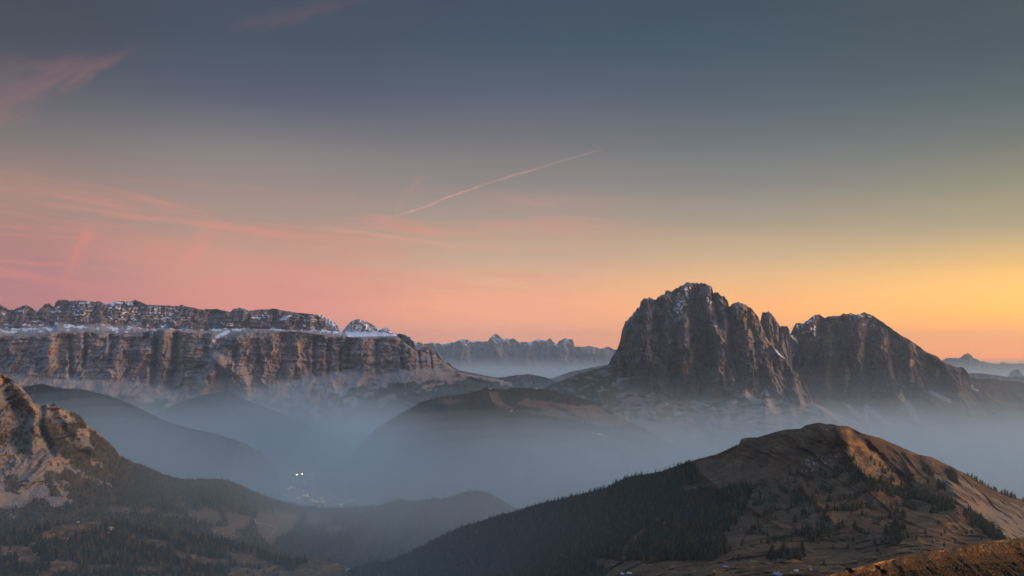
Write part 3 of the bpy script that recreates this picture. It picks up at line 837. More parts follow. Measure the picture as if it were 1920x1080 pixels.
L_L2 = [(1000, 800), (1200, 840), (1400, 860), (1640, 870)]
lan = Sheet(1000, 1640, 0.75, [L_TOP, L_L1, L_L2], [260, 100], [[(1000, 8800), (1140, 8500), (1200, 8450), (1300, 8500), (1380, 8350), (1440, 8250), (1520, 8000), (1640, 7500)], [(1000, 8600), (1140, 8300), (1220, 7950), (1350, 7850), (1450, 7800), (1520, 7800), (1640, 7350)],
                                                                [(1000, 7500), (1200, 6900), (1640, 6700)]], jag=2.4, jag_seed=111, jag_len=5.0)
b, X, Z = lan.band, lan.X, lan.Z
wx = X + 70 * fbm(X / 300, Z / 300, 112, 4)
hgt = lan.PY - lan.PY[0]
wall = sstep(b, 0.0, 0.05) * sstep(b, 1.05, 0.92) * sstep(lan.PX, 1140, 1165) * sstep(lan.PX, 1560, 1520)
talus = sstep(b, 0.93, 1.12)
lan.D = lan.D - wall * (1.15 * crag_faces(X, Z, 361) + 18 * facet(X / 160, Z / 24, 501) + 105 * (ridged(wx / 260, Z / 2400, 113, 5, 0.55) - 0.42) + 45 * (ridged(wx / 95, Z / 520, 114, 4, 0.55) - 0.4) + 120 * fbm(wx / 700, Z / 2500, 115, 3) + 26 * fbm(X / 40, Z / 60, 116, 4) + 45 * (ridged(wx / 48, Z / 130, 128, 3) - 0.35))
lan.D = lan.D - talus * (120 * (ridged(wx / 380, Z / 1500 + 5, 117, 4) - 0.35) + 30 * fbm(X / 140, Z / 140, 118, 5)) - (1 - wall) * (1 - talus) * 30 * fbm(X / 200, Z / 120, 119, 4)
lan.fold([([(1300, 545), (1297, 590), (1303, 650), (1310, 700), (1312, 740)], 7, 170), ([(1285, 600), (1283, 660), (1288, 700)], 12, -170), ([(1325, 545), (1330, 600), (1352, 640)], 8, -170), ([(1316, 560), (1330, 610)], 4, 110), ([(1367, 575), (1370, 620), (1378, 660)], 6, 200),
          ([(1346, 555), (1360, 600)], 7, -120), ([(1338, 552), (1345, 590), (1352, 610)], 4, 120), ([(1390, 580), (1405, 640), (1410, 690)], 9, -150), ([(1237, 600), (1240, 650), (1236, 665)], 6, 120), ([(1215, 570), (1212, 640), (1220, 720)], 10, -120), ([(1250, 560), (1250, 620), (1262, 680)], 8, -120),
          ([(1230, 565), (1228, 620)], 5, 110), ([(1362, 610), (1350, 680), (1345, 735)], 9, -170), ([(1330, 640), (1325, 720)], 10, 160), ([(1378, 660), (1388, 720)], 8, 150), ([(1425, 640), (1440, 690), (1455, 735)], 9, -130), ([(1485, 690), (1492, 720), (1500, 752)], 7, -120), ([(1470, 690), (1478, 740)], 8, 120),
          ([(1405, 600), (1420, 640)], 6, 90), ([(1262, 640), (1262, 700)], 14, 90), ([(1180, 620), (1190, 690)], 12, -90), ([(1397, 736), (1375, 755), (1352, 771)], 7, -40), ([(1397, 736), (1420, 752), (1446, 764)], 7, -40)])
n = lan.normals()
PXs, PYs = lan.PX, lan.PY
snow = np.zeros_like(PXs)
for poly, a in (([(1262, 556), (1283, 540), (1304, 533), (1308, 542), (1292, 560), (1284, 575), (1270, 588), (1262, 580), (1272, 565)], 0.58), ([(1322, 556), (1336, 560), (1334, 570), (1324, 568)], 0.45), ([(1212, 560), (1228, 562), (1224, 567), (1214, 566)], 0.5), ([(1374, 572), (1392, 576), (1400, 600), (1385, 602), (1378, 590)], 0.42),
                ([(1318, 533), (1334, 538), (1335, 545), (1320, 541)], 0.45)):
    snow = np.maximum(snow, a * inside(PXs + 3 * fbm(PXs / 7, PYs / 7, 121, 4), PYs + 3 * fbm(PXs / 7, PYs / 7, 122, 4), poly) * (0.55 + 0.75 * sstep(fbm(PXs / 5, PYs / 4, 123, 4), -0.2, 0.25)))
for pts, w in (([(1328, 608), (1344, 612)], 1.3), ([(1224, 607), (1231, 597)], 1.5), ([(1456, 656), (1462, 664), (1475, 672)], 3.0), ([(1466, 666), (1480, 671)], 3.0)):
    snow = np.maximum(snow, 0.85 * np.exp(-(seg_dist(PXs, PYs, pts) / w) ** 2))
stain_sun_mask = np.zeros_like(PXs)  # orange sunlit strip painted into the rock colour, beside smaller orange patches
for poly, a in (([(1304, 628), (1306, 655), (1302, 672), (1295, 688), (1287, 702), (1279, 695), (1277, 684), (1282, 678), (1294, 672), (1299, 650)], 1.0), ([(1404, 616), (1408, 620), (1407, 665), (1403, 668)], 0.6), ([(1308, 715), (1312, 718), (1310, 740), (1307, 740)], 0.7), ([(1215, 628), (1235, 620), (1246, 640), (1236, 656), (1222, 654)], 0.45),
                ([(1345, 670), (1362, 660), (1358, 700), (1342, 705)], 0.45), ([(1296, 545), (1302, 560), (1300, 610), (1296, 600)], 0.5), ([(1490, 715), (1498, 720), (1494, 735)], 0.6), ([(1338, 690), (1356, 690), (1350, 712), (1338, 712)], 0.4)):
    stain_sun_mask = np.maximum(stain_sun_mask, a * inside(PXs + 1.6 * fbm(PXs / 5, PYs / 8, 124, 4), PYs, poly))
sc = np.zeros_like(PXs)
for pts, w in (([(1397, 736), (1380, 752), (1352, 771)], 3.0), ([(1397, 737), (1412, 750), (1440, 763)], 6.0), ([(1435, 727), (1440, 745), (1446, 762)], 4.0), ([(1433, 732), (1425, 750)], 3.0), ([(1317, 757), (1285, 770), (1252, 786)], 3.5), ([(1322, 757), (1336, 765), (1350, 771)], 2.5), ([(1215, 742), (1226, 738)], 3.0),
               ([(1457, 715), (1462, 752)], 2.6), ([(1525, 752), (1545, 765), (1575, 788)], 6.0), ([(1505, 755), (1535, 772)], 5.0), ([(1248, 755), (1256, 762)], 2.5), ([(1160, 712), (1190, 708)], 2.5), ([(1300, 752), (1312, 758)], 3.5), ([(1410, 782), (1440, 776), (1480, 770)], 2.0), ([(1120, 722), (1165, 715)], 2.0), ([(1360, 790), (1420, 788)], 6.0)):
    sc = np.maximum(sc, np.exp(-(seg_dist(PXs + 1.2 * fbm(PXs / 6, PYs / 6, 125, 3), PYs, pts) / w) ** 2))
sc = np.maximum(sc, talus * 0.62 * sstep(ridged(PXs / 26 + 2 * fbm(PXs / 30, PYs / 20, 129, 3), PYs / 70, 130, 3), 0.35, 0.75) * sstep(PXs, 1200, 1300))
veg = np.maximum(talus * 0.7 * sstep(fbm(PXs / 20, PYs / 9, 126, 5), -0.2, 0.25), sstep(PXs, 1175, 1145) * (0.35 + 0.6 * sstep(fbm(PXs / 22, PYs / 8, 127, 5), -0.3, 0.2)))
lan.attrs = {'snow': snow, 'veg': np.clip(veg, 0, 1), 'scree': sc, 'stain_sun': stain_sun_mask}
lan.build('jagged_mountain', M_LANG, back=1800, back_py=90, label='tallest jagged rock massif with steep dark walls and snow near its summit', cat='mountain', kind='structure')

# ------------------------------------------------------------------ wooded hills in the mist
zero = lambda s: np.zeros_like(s.PX)
rh = Sheet(-140, 545, 2.0, [[(-140, 742), (-60, 738), (0, 735), (45, 726), (65, 721), (82, 720), (100, 725), (125, 729), (155, 730), (185, 737), (212, 744), (240, 755), (275, 772), (312, 790), (350, 802), (400, 812), (450, 828), (490, 848), (515, 876), (532, 918), (545, 985)], [(-140, 930), (545, 1000)]], [70],
           [[(-140, 6600), (200, 6500), (450, 6350), (545, 6900)], [(-140, 5600), (400, 5600), (545, 6700)]], 1.0, 131, 12.0)
rh.D = rh.D - 160 * (ridged(rh.X / 700, rh.Z / 900, 132, 4) - 0.4) * sstep(rh.PY - rh.PY[0], 0, 8)
rh.attrs = {'veg': zero(rh) + 0.9, 'snow': zero(rh), 'stain_sun': zero(rh), 'scree': zero(rh)}
rh.build('wooded_ridge', M_WOOD, back=900, back_py=60, label='dark wooded ridge in haze behind the ochre crag', cat='hill', kind='structure')
rh2 = Sheet(280, 820, 2.0, [[(280, 780), (330, 758), (375, 741), (400, 737), (425, 734.5), (437, 736.5), (462, 750), (480, 757), (520, 772), (560, 788), (600, 806), (680, 845), (760, 890), (820, 930)], [(280, 880), (600, 880), (820, 960)]], [50], [8000, 7100], 0.8, 134, 12.0)
rh2.D = rh2.D - 140 * (ridged(rh2.X / 700, rh2.Z / 900, 135, 4) - 0.4) * sstep(rh2.PY - rh2.PY[0], 0, 8)
rh2.attrs = {'veg': zero(rh2) + 0.9, 'snow': zero(rh2), 'stain_sun': zero(rh2), 'scree': zero(rh2)}
rh2.build('wooded_knoll', M_WOOD, back=700, back_py=60, label='hazy blue wooded knoll below the flat topped massif', cat='hill', kind='structure')

C_TOP = [(570, 930), (600, 903), (640, 868), (672, 838), (700, 810), (722, 793), (750, 777), (787, 755), (805, 749), (830, 744), (860, 740), (880, 737), (895, 733), (907, 728), (915, 726), (922, 728), (935, 730), (950, 731), (957, 727.5), (975, 727), (990, 728), (1000, 728), (1012, 729), (1030, 732), (1070, 741), (1110, 755), (1142, 770), (1160, 782), (1200, 800), (1240, 822), (1320, 868)]
cia = Sheet(570, 1320, 1.3, [C_TOP, [(570, 960), (1320, 960)]], [150],
            tps([(600, 903, 6400), (570, 930, 6450), (570, 960, 6400), (620, 955, 6300), (650, 880, 6350), (660, 950, 6150), (690, 825, 6300), (750, 780, 6300), (830, 746, 6500), (915, 727, 6600), (1000, 728, 6800), (1110, 756, 7000), (1200, 800, 6900), (1320, 866, 6700), (720, 860, 5950), (850, 850, 5500), (930, 800, 5950), (980, 780, 6200), (950, 760, 6400), (1050, 770, 6500), (1100, 800, 6350), (1200, 860, 6000), (1320, 920, 5900), (710, 955, 5750),
                 (900, 950, 4900), (1100, 950, 5000), (1320, 955, 5300), (930, 745, 6480), (880, 770, 6200)]), 0.7, 141, 11.0)
cia.D = cia.D - (90 * (ridged(cia.X / 420, cia.Z / 500, 142, 4) - 0.4) + 20 * fbm(cia.X / 120, cia.Z / 60, 143, 4)) * sstep(cia.PY - cia.PY[0], 0, 6)
PXs, PYs = cia.PX, cia.PY
qx, qy = PXs + 4 * fbm(PXs / 14, PYs / 8, 144, 4), PYs + 3 * fbm(PXs / 14, PYs / 8, 145, 4)
cia_mead = np.maximum(inside(qx, qy, [(913, 733), (935, 733), (942, 745), (955, 760), (985, 772), (968, 770), (940, 766), (922, 752)]), inside(qx, qy, [(960, 762), (985, 748), (1030, 752), (1080, 760), (1115, 758), (1150, 778), (1180, 792), (1170, 800), (1120, 798), (1060, 786), (1000, 776)])).astype(float)
cia_mead = np.maximum(cia_mead, 0.8 * inside(qx, qy, [(800, 756), (830, 748), (870, 750), (850, 758)]))
cia_mead *= 1 - 0.9 * np.exp(-(seg_dist(PXs, PYs, [(938, 738), (945, 752), (975, 764), (1015, 770)]) / 4) ** 2) - 0.6 * np.exp(-(seg_dist(PXs, PYs, [(1030, 760), (1060, 770), (1105, 795)]) / 2) ** 2)
cia.attrs = {'veg': 1 - 0.9 * cia_mead, 'snow': zero(cia), 'stain_sun': zero(cia), 'scree': np.exp(-(seg_dist(PXs, PYs, [(912, 732), (922, 728)]) / 2) ** 2) * 0.8}
cia.build('meadow_hill', M_WOOD, back=900, back_py=80, label='rounded mid valley hill with brown ski meadows and dark woods', cat='hill', kind='structure')

# ------------------------------------------------------------------ ochre crag and wooded slopes below it (left)
K_TOP = [(-160, 640), (-80, 668), (-30, 690), (0, 699), (15, 707), (32, 717), (50, 737), (65, 755), (77, 763), (85, 757), (95, 758), (105, 758), (120, 767), (147, 777), (162, 795), (190, 815), (207, 832), (225, 855), (250, 867), (280, 877), (300, 887), (330, 897), (362, 899), (400, 898), (420, 899), (450, 909), (475, 922), (515, 937), (565, 950), (620, 953),
         (665, 951), (705, 950), (727, 942), (752, 938), (777, 940), (815, 936), (837, 936), (865, 925), (890, 920), (907, 922), (920, 926), (942, 938), (962, 952), (1000, 975), (1060, 1010)]
crg = Sheet(-160, 1060, 1.1, [K_TOP, [(-160, 1120), (1060, 1120)]], [300],
            tps([(-160, 650, 3250), (0, 702, 3350), (0, 850, 3000), (-160, 850, 2900), (0, 980, 2700), (-160, 1000, 2600), (80, 760, 3350), (90, 850, 3100), (150, 780, 3500), (150, 880, 3150), (225, 857, 3600), (200, 930, 3050), (330, 898, 3800), (420, 899, 3850), (400, 960, 3150), (300, 970, 2900), (565, 950, 4050), (500, 1010, 2900), (700, 950, 4150),
                 (752, 938, 4200), (890, 920, 4350), (830, 990, 3500), (650, 1010, 3150), (800, 1040, 3000), (940, 1000, 3600), (1000, 975, 4100), (1060, 1010, 4000), (600, 1060, 2650), (300, 1030, 2500), (0, 1080, 2350), (-160, 1100, 2300), (500, 1100, 2400), (800, 1110, 2550), (1060, 1110, 2900), (620, 980, 3500)]), 1.1, 151, 7.0)
PXs, PYs = crg.PX, crg.PY
X, Z = crg.X, crg.Z
rocky = sstep(PXs + 0.6 * (PYs - 800), 260, 150) * sstep(PYs - 0.25 * (PXs), 950, 880)
wx = X + 0.35 * Z + 40 * fbm(X / 160, Z / 160, 152, 4)
dep = sstep(PYs - PYs[0], 0, 8)
crg.D = crg.D - dep * rocky * (0.3 + 0.7 * sstep(PYs, 900, 830)) * (0.34 * crag_faces(X * 2.2, Z * 2.2, 391, 0.4) + 44 * (ridged(wx / 170, Z / 500, 153, 5, 0.55) - 0.42) + 50 * (ridged(wx / 55, Z / 130, 154, 4) - 0.4) + 9 * fbm(X / 18, Z / 18, 155, 4) + 16 * facet(X / 17 + 0.4 * Z / 17, Z / 22, 441))
crg.D = crg.D - dep * (1 - rocky) * (110 * (ridged(X / 420 + 0.3 * Z / 400, Z / 360, 156, 4) - 0.4) + 14 * fbm(X / 90, Z / 50, 157, 4))
crg.fold([([(10, 730), (30, 770), (40, 830)], 14, 60), ([(35, 725), (70, 775), (60, 840)], 9, -60), ([(78, 764), (75, 800), (100, 850)], 6, 70), ([(110, 765), (130, 800), (180, 850)], 10, -60)])
n = crg.normals()
qx, qy = PXs + 6 * fbm(PXs / 13, PYs / 11, 158, 4) + 4 * fbm(PXs / 3.5, PYs / 3.5, 168, 3), PYs + 6 * fbm(PXs / 13, PYs / 11, 159, 4) + 4 * fbm(PXs / 3.5, PYs / 3.5, 169, 3)
crag_poly = [(-200, 600), (0, 690), (80, 745), (150, 770), (190, 810), (215, 840), (214, 870), (190, 885), (150, 880), (120, 905), (130, 945), (100, 945), (70, 930), (40, 950), (-200, 960)]
vegc = 1.0 - sum(inside(qx + 11 * fbm(PXs / 9, PYs / 9, 600 + k, 4), qy + 11 * fbm(PXs / 9, PYs / 9, 610 + k, 4), crag_poly) * 1.0 for k in range(4)) / 4
for poly in ([(70, 785), (100, 790), (130, 830), (165, 845), (170, 870), (120, 860), (85, 815)], [(118, 792), (150, 795), (140, 830), (120, 815)], [(165, 800), (200, 825), (222, 860), (185, 855), (170, 830)], [(150, 772), (165, 790), (158, 808), (130, 775)], [(85, 880), (115, 890), (118, 935), (90, 925)], [(10, 890), (35, 895), (38, 930), (10, 920)], [(55, 805), (75, 812), (78, 825), (60, 820)],
             [(-20, 800), (8, 815), (10, 835), (-20, 830)]):
    vegc = np.maximum(vegc, 0.85 * inside(qx, qy, poly))
vegc = np.maximum(vegc, 0.72 * inside(qx, qy, [(160, 838), (215, 838), (235, 870), (225, 892), (150, 895), (110, 900), (120, 880)]))
vegc = np.maximum(vegc, rocky * 0.62 * sstep(fbm(PXs / 9, PYs / 7, 160, 5), 0.05, 0.4))
sc = np.zeros_like(PXs)
for pts, w, a in (([(45, 890), (70, 915), (105, 945)], 12, 0.85), ([(100, 900), (115, 925), (130, 942)], 5, 0.8), ([(-20, 905), (10, 925), (25, 940)], 9, 0.85), ([(115, 868), (145, 885)], 4, 0.9), ([(150, 890), (180, 900), (210, 912)], 3, 0.9), ([(172, 864), (195, 874)], 2, 1.0), ([(60, 845), (90, 870), (105, 895)], 9, 0.6), ([(15, 950), (28, 975)], 3, 0.7), ([(30, 880), (50, 890)], 12, 0.5)):
    sc = np.maximum(sc, a * np.exp(-(seg_dist(qx, qy, pts) / w) ** 2))
vegc = vegc * (1 - 0.9 * sstep(sc, 0.4, 0.8))
mead = np.zeros_like(PXs)
for poly in ([(325, 940), (345, 942), (360, 955), (335, 950)], [(200, 952), (290, 955), (285, 962), (205, 960)], [(345, 955), (400, 955), (420, 975), (400, 985), (350, 968)], [(300, 962), (340, 965), (340, 972), (290, 970)], [(480, 960), (520, 958), (560, 968), (555, 985), (530, 1005), (505, 1025), (490, 1010), (478, 985)], [(573, 962), (625, 968), (622, 985), (575, 985)], [(420, 960), (470, 965), (470, 985), (430, 1000)], [(620, 985), (650, 990), (640, 1000), (610, 998)],
             [(390, 985), (430, 990), (455, 1005), (440, 1015), (400, 1000)]):
    mead = np.maximum(mead, inside(qx, qy, poly).astype(float))
road = np.exp(-(seg_dist(PXs, PYs, [(478, 972), (480, 980), (500, 983), (518, 988), (512, 998), (500, 1010)]) / 1.3) ** 2)
sc = np.maximum(sc, road)
vegc = np.clip(vegc - 0.95 * np.maximum(mead, road), 0, 1)
stain_sun_mask = np.zeros_like(PXs)  # orange evening sunlight on the crag, painted in as ochre patches
for poly in ([(-30, 690), (15, 706), (35, 722), (45, 745), (30, 745), (10, 728), (-30, 715)], [(95, 762), (125, 772), (138, 785), (120, 790), (100, 778)], [(138, 797), (150, 797), (150, 815), (140, 815)], [(158, 802), (172, 810), (170, 820), (160, 818)], [(45, 745), (75, 770), (70, 785), (50, 765)], [(180, 835), (200, 840), (195, 855), (180, 850)]):
    stain_sun_mask = np.maximum(stain_sun_mask, 0.85 * inside(qx, qy, poly))
crg.attrs = {'grass': np.clip(mead - road, 0, 1), 'veg': vegc, 'snow': zero(crg), 'stain_sun': stain_sun_mask, 'scree': sc}
crg_forest = np.clip(vegc - rocky * 0.35, 0, 1) * sstep(vegc, 0.4, 0.8)
crg.build('rocky_slope', M_CRAG, back=1300, back_py=120, label='ochre lit crag falling to wooded slopes above the valley', cat='mountain slope', kind='structure')

# ------------------------------------------------------------------ knoll with the farms (bottom left)
N_TOP = [(-160, 1010), (0, 1001), (60, 992), (110, 983), (150, 979), (185, 977.5), (230, 982), (300, 996), (360, 1003), (420, 1013), (480, 1028), (520, 1043), (560, 1048), (600, 1048), (640, 1058), (670, 1072), (760, 1100)]
kno = Sheet(-160, 760, 1.0, [N_TOP, [(-160, 1180), (760, 1180)]], [170],
            tps([(-160, 1010, 2450), (0, 1001, 2450), (185, 978, 2520), (420, 1013, 2480), (520, 1043, 2400), (640, 1058, 2350), (760, 1100, 2350), (0, 1080, 2010), (200, 1030, 2250), (200, 1080, 2060), (400, 1080, 2120), (600, 1080, 2180), (-160, 1180, 1700), (200, 1180, 1750), (500, 1180, 1850), (760, 1180, 1950), (100, 1010, 2340), (350, 1040, 2270)]), 0.6, 161, 16.0)
X, Z = kno.X, kno.Z
kno.D = kno.D - sstep(kno.PY - kno.PY[0], 0, 10) * (40 * fbm(X / 160, Z / 40, 162, 4) + 6 * fbm(X / 40, Z / 12, 163, 4))
PXs, PYs = kno.PX, kno.PY
qx, qy = PXs + 5 * fbm(PXs / 14, PYs / 9, 164, 4), PYs + 3 * fbm(PXs / 14, PYs / 9, 165, 4)
kmead = np.zeros_like(PXs)
for poly in ([(75, 1003), (105, 985), (145, 976), (190, 976), (186, 990), (160, 992), (150, 998), (120, 1010), (80, 1010)], [(0, 1025), (50, 1022), (75, 1010), (60, 1035), (30, 1045), (0, 1040)], [(30, 1040), (70, 1040), (85, 1050), (60, 1062), (40, 1058)], [(90, 1052), (130, 1050), (150, 1062), (140, 1078), (95, 1070)], [(265, 1010), (310, 1015), (330, 1030), (300, 1028), (268, 1018)], [(320, 1032), (360, 1038), (375, 1045), (420, 1050), (430, 1060), (400, 1062), (330, 1045)],
             [(420, 1035), (470, 1040), (530, 1062), (540, 1075), (470, 1062), (440, 1056)], [(440, 1062), (540, 1072), (590, 1045), (640, 1052), (665, 1068), (640, 1090), (420, 1090)], [(70, 1070), (100, 1072), (95, 1080), (70, 1080)], [(160, 1060), (210, 1058), (215, 1070), (165, 1075)], [(255, 1062), (300, 1062), (300, 1075), (260, 1075)]):
    kmead = np.maximum(kmead, inside(qx, qy, poly).astype(float))
kpath = np.exp(-(seg_dist(PXs, PYs, [(35, 1048), (55, 1044), (72, 1037)]) / 1.2) ** 2)
kpath = np.maximum(kpath, np.exp(-(seg_dist(PXs, PYs, [(98, 1027), (112, 1022)]) / 1.0) ** 2))
kpath = np.maximum(kpath, np.exp(-(seg_dist(PXs, PYs, [(148, 1004), (155, 996), (172, 992), (195, 991)]) / 0.9) ** 2))
kpath = np.maximum(kpath, 0.7 * np.exp(-(seg_dist(PXs, PYs, [(560, 1078), (600, 1070), (640, 1066)]) / 1.0) ** 2))
kfor = np.clip(1 - kmead - kpath, 0, 1)
kno.attrs = {'veg': kfor * 0.85, 'grass': np.clip(kmead, 0, 1) * (0.42 + 0.3 * fbm(PXs / 25, PYs / 8, 167, 4)), 'snow': zero(kno), 'stain_sun': zero(kno) + 0.25 * kmead * sstep(fbm(PXs / 30, PYs / 10, 166, 3), 0, 0.3), 'scree': kpath}
kno.build('farm_knoll', M_HILL, back=500, back_py=60, label='low knoll with brown meadows, larches and farms above the valley', cat='hill', kind='structure')

# ------------------------------------------------------------------ the big grassy hill (right foreground)
H_TOP = [(560, 1125), (645, 1083), (665, 1066), (690, 1057), (735, 1050), (760, 1040), (787, 1026), (815, 1013), (840, 1000), (865, 987), (890, 981), (917, 972), (962, 960), (1005, 946), (1055, 935), (1095, 925), (1135, 915), (1160, 902), (1175, 895), (1205, 890), (1242, 883), (1270, 873), (1305, 862), (1345, 851), (1385, 834), (1390, 823), (1396, 821), (1420, 820),
         (1450, 811), (1475, 805), (1500, 804), (1512, 797), (1535, 792), (1547, 795), (1560, 795), (1570, 798), (1590, 799), (1615, 812), (1650, 821), (1680, 834), (1722, 852), (1747, 857), (1777, 872), (1815, 890), (1840, 906), (1875, 923), (1920, 938), (2080, 1000)]
hil = Sheet(560, 2080, 0.95, [H_TOP, [(560, 1210), (2080, 1210)]], [380],
            tps([(665, 1066, 2550), (787, 1026, 2550), (917, 972, 2500), (1095, 925, 2350), (1270, 873, 2150), (1391, 822, 1960), (1470, 806, 1870), (1535, 793, 1810), (1592, 800, 1800), (1592, 855, 1690), (1665, 912, 1590), (1765, 937, 1530), (1807, 955, 1470), (1882, 1012, 1300), (1652, 862, 1770), (1705, 917, 1690), (1722, 853, 1900), (1815, 890, 1950),
                 (1920, 938, 2000), (1850, 960, 1680), (1900, 1000, 1540), (1940, 1040, 1400), (2080, 1000, 2000), (2080, 1100, 1300), (1450, 900, 1690), (1500, 950, 1500), (1400, 950, 1600), (1300, 950, 1800), (1200, 950, 2040), (1400, 1000, 1420), (1400, 1060, 1180), (1300, 1060, 1260), (1200, 1060, 1370), (1100, 1060, 1620), (1000, 1060, 1900), (900, 1060, 2150),
                 (800, 1060, 2350), (1500, 1040, 1230), (1600, 1040, 1220), (1700, 1000, 1300), (1750, 1020, 1210), (1400, 1120, 960), (1600, 1120, 950), (900, 1130, 1850), (1700, 1100, 930), (560, 1130, 2450), (700, 1200, 2000), (1100, 1200, 1200), (1400, 1210, 750), (1800, 1210, 750), (2080, 1210, 800), (1800, 1060, 1080), (1550, 870, 1690), (1800, 1000, 1350),
                 (1620, 960, 1420), (1690, 880, 1740), (1760, 880, 1830), (1100, 1000, 2000)]), 0.5, 171, 14.0)
PXs, PYs = hil.PX, hil.PY
X, Z = hil.X, hil.Z
dep = sstep(PYs - PYs[0], 0, 12)
flat = sstep(PYs, 1015, 950)
hil.D = hil.D - dep * flat * (46 * (ridged(X / 150 + 0.3 * fbm(X / 90, Z / 90, 172, 3), Z / 190, 173, 5, 0.5) - 0.42) + 16 * fbm(X / 60, Z / 36, 174, 5)) - dep * 5 * fbm(X / 18, Z / 12, 175, 4) - dep * (1 - flat) * 26 * fbm(X / 130, hil.D / 60, 182, 4)
hil.D = hil.D - dep * 1.3 * fbm(X / 5, Z / 3, 187, 4)
hil.fold([([(1572, 800), (1590, 835), (1594, 858), (1610, 880), (1645, 902)], 10, -32), ([(1600, 808), (1652, 862), (1705, 917)], 9, 40), ([(1732, 856), (1760, 885), (1800, 930)], 9, -26), ([(1420, 920), (1385, 990)], 14, 22), ([(1530, 830), (1560, 850)], 10, 14), ([(1640, 850), (1660, 890), (1690, 912)], 6, -12), ([(1760, 880), (1775, 915)], 8, 20)])
# bedding ribs of the eroded bank
bank = inside(PXs, PYs, [(1745, 885), (1800, 895), (1850, 930), (2080, 990), (2080, 1060), (1890, 1010), (1820, 960), (1780, 935)]) * 1.0
hil.D = hil.D - bank * dep * (3.2 * np.sin((X * 0.8 + Z * 1.1) / 5.0 + 3 * fbm(X / 50, Z / 50, 176, 3)) + 7 * fbm(X / 30, Z / 12, 177, 4))
n = hil.normals()
qx, qy = PXs + 7 * fbm(PXs / 18, PYs / 13, 178, 5), PYs + 5 * fbm(PXs / 18, PYs / 13, 179, 5)
patchy = fbm(PXs / 26, PYs / 15, 180, 5)
F1 = inside(qx, qy, [(540, 1140), (640, 1075), (690, 1040), (760, 1020), (1160, 880), (1275, 855), (1302, 872), (1318, 902), (1290, 912), (1340, 918), (1400, 908), (1440, 905), (1425, 935), (1395, 975), (1350, 1000), (1370, 1035), (1330, 1052), (1250, 1058), (1190, 1062), (1150, 1050), (1110, 1046), (1140, 1075), (1000, 1230), (540, 1230)])
F1b = F1 & inside(PXs, PYs, [(0, 0), (1e4, 0), (1e4, 1052), (1105, 1052), (1150, 1080), (1130, 1230), (0, 1230)])
dens = F1b * 1.0
dens = np.maximum(dens, 0.75 * inside(qx, qy, [(1430, 895), (1480, 885), (1550, 880), (1580, 860), (1600, 880), (1640, 905), (1700, 925), (1760, 935), (1795, 950), (1760, 965), (1700, 965), (1640, 958), (1560, 960), (1500, 970), (1440, 990), (1410, 960)]) * sstep(patchy, -0.1, 0.35))
dens = np.maximum(dens, 1.0 * (seg_dist(PXs, PYs, [(1588, 862), (1600, 885), (1640, 908), (1690, 924), (1740, 934), (1785, 950)]) < 9 + 6 * patchy))
dens = np.maximum(dens, 1.0 * (seg_dist(PXs, PYs, [(1812, 962), (1840, 985), (1865, 1003), (1885, 1018)]) < 9 + 4 * patchy))
dens = np.maximum(dens, 0.5 * inside(qx, qy, [(1400, 985), (1500, 970), (1600, 965), (1700, 968), (1690, 1000), (1560, 1010), (1450, 1020), (1390, 1030)]) * sstep(patchy, 0.05, 0.35))
dens = np.maximum(dens, 0.9 * inside(qx, qy, [(1490, 1000), (1545, 985), (1560, 1000), (1530, 1020)]))
dens = np.maximum(dens, 0.7 * inside(qx, qy, [(1440, 1035), (1500, 1028), (1510, 1046), (1445, 1050)]))
dens = np.maximum(dens, 0.8 * inside(qx, qy, [(1660, 1000), (1695, 985), (1700, 1005), (1680, 1025), (1650, 1022)]))
dens = np.maximum(dens, 1.0 * inside(PXs, PYs, [(1768, 883), (1780, 880), (1797, 900), (1795, 908), (1782, 902)]))
dens = np.maximum(dens, 0.8 * inside(PXs, PYs, [(1752, 903), (1770, 912), (1773, 922), (1758, 918)]))
clear = np.exp(-(seg_dist(qx, qy, [(1425, 918), (1400, 960), (1382, 990)]) / 9) ** 2) + np.exp(-(seg_dist(qx, qy, [(1280, 916), (1330, 908), (1360, 904)]) / 5) ** 2) + 0.7 * np.exp(-(seg_dist(qx, qy, [(1195, 1010), (1215, 990), (1240, 965)]) / 4) ** 2) + np.exp(-(seg_dist(qx, qy, [(1170, 1050), (1175, 1025), (1195, 1003)]) / 6) ** 2)
dens = np.clip(dens - 1.2 * clear, 0, 1)
dens[PYs < PYs[0] + 0.5] = 0
hil_dens = dens
rocks = 0.75 * inside(qx, qy, [(1510, 860), (1545, 850), (1580, 850), (1575, 870), (1540, 880), (1500, 890)]) * 0.8 * sstep(fbm(PXs / 5, PYs / 5, 181, 4), 0.0, 0.45)
rocks = np.maximum(rocks, 0.9 * np.exp(-(seg_dist(PXs, PYs, [(1525, 866), (1527, 870)]) / 2.0) ** 2))
rocks = np.maximum(rocks, 0.5 * inside(PXs, PYs, [(1388, 818), (1425, 818), (1420, 828), (1392, 834)]) * sstep(fbm(PXs / 7, PYs / 3, 186, 4), -0.3, 0.3))
rocks = np.maximum(rocks, 0.6 * inside(qx, qy, [(1545, 795), (1570, 798), (1575, 812), (1550, 808)]) * sstep(patchy, -0.2, 0.2))
rocks = np.maximum(rocks, 0.75 * inside(qx, qy, [(1635, 845), (1645, 850), (1650, 890), (1640, 885)]) * sstep(fbm(PXs / 4, PYs / 5, 183, 4), -0.1, 0.3))
sc = np.zeros_like(PXs)
sc = np.maximum(sc, bank * (0.45 + 0.4 * sstep(np.sin((X * 0.8 + Z * 1.1) / 6.0 + 2 * fbm(X / 60, Z / 60, 184, 3)), -0.2, 0.8)))
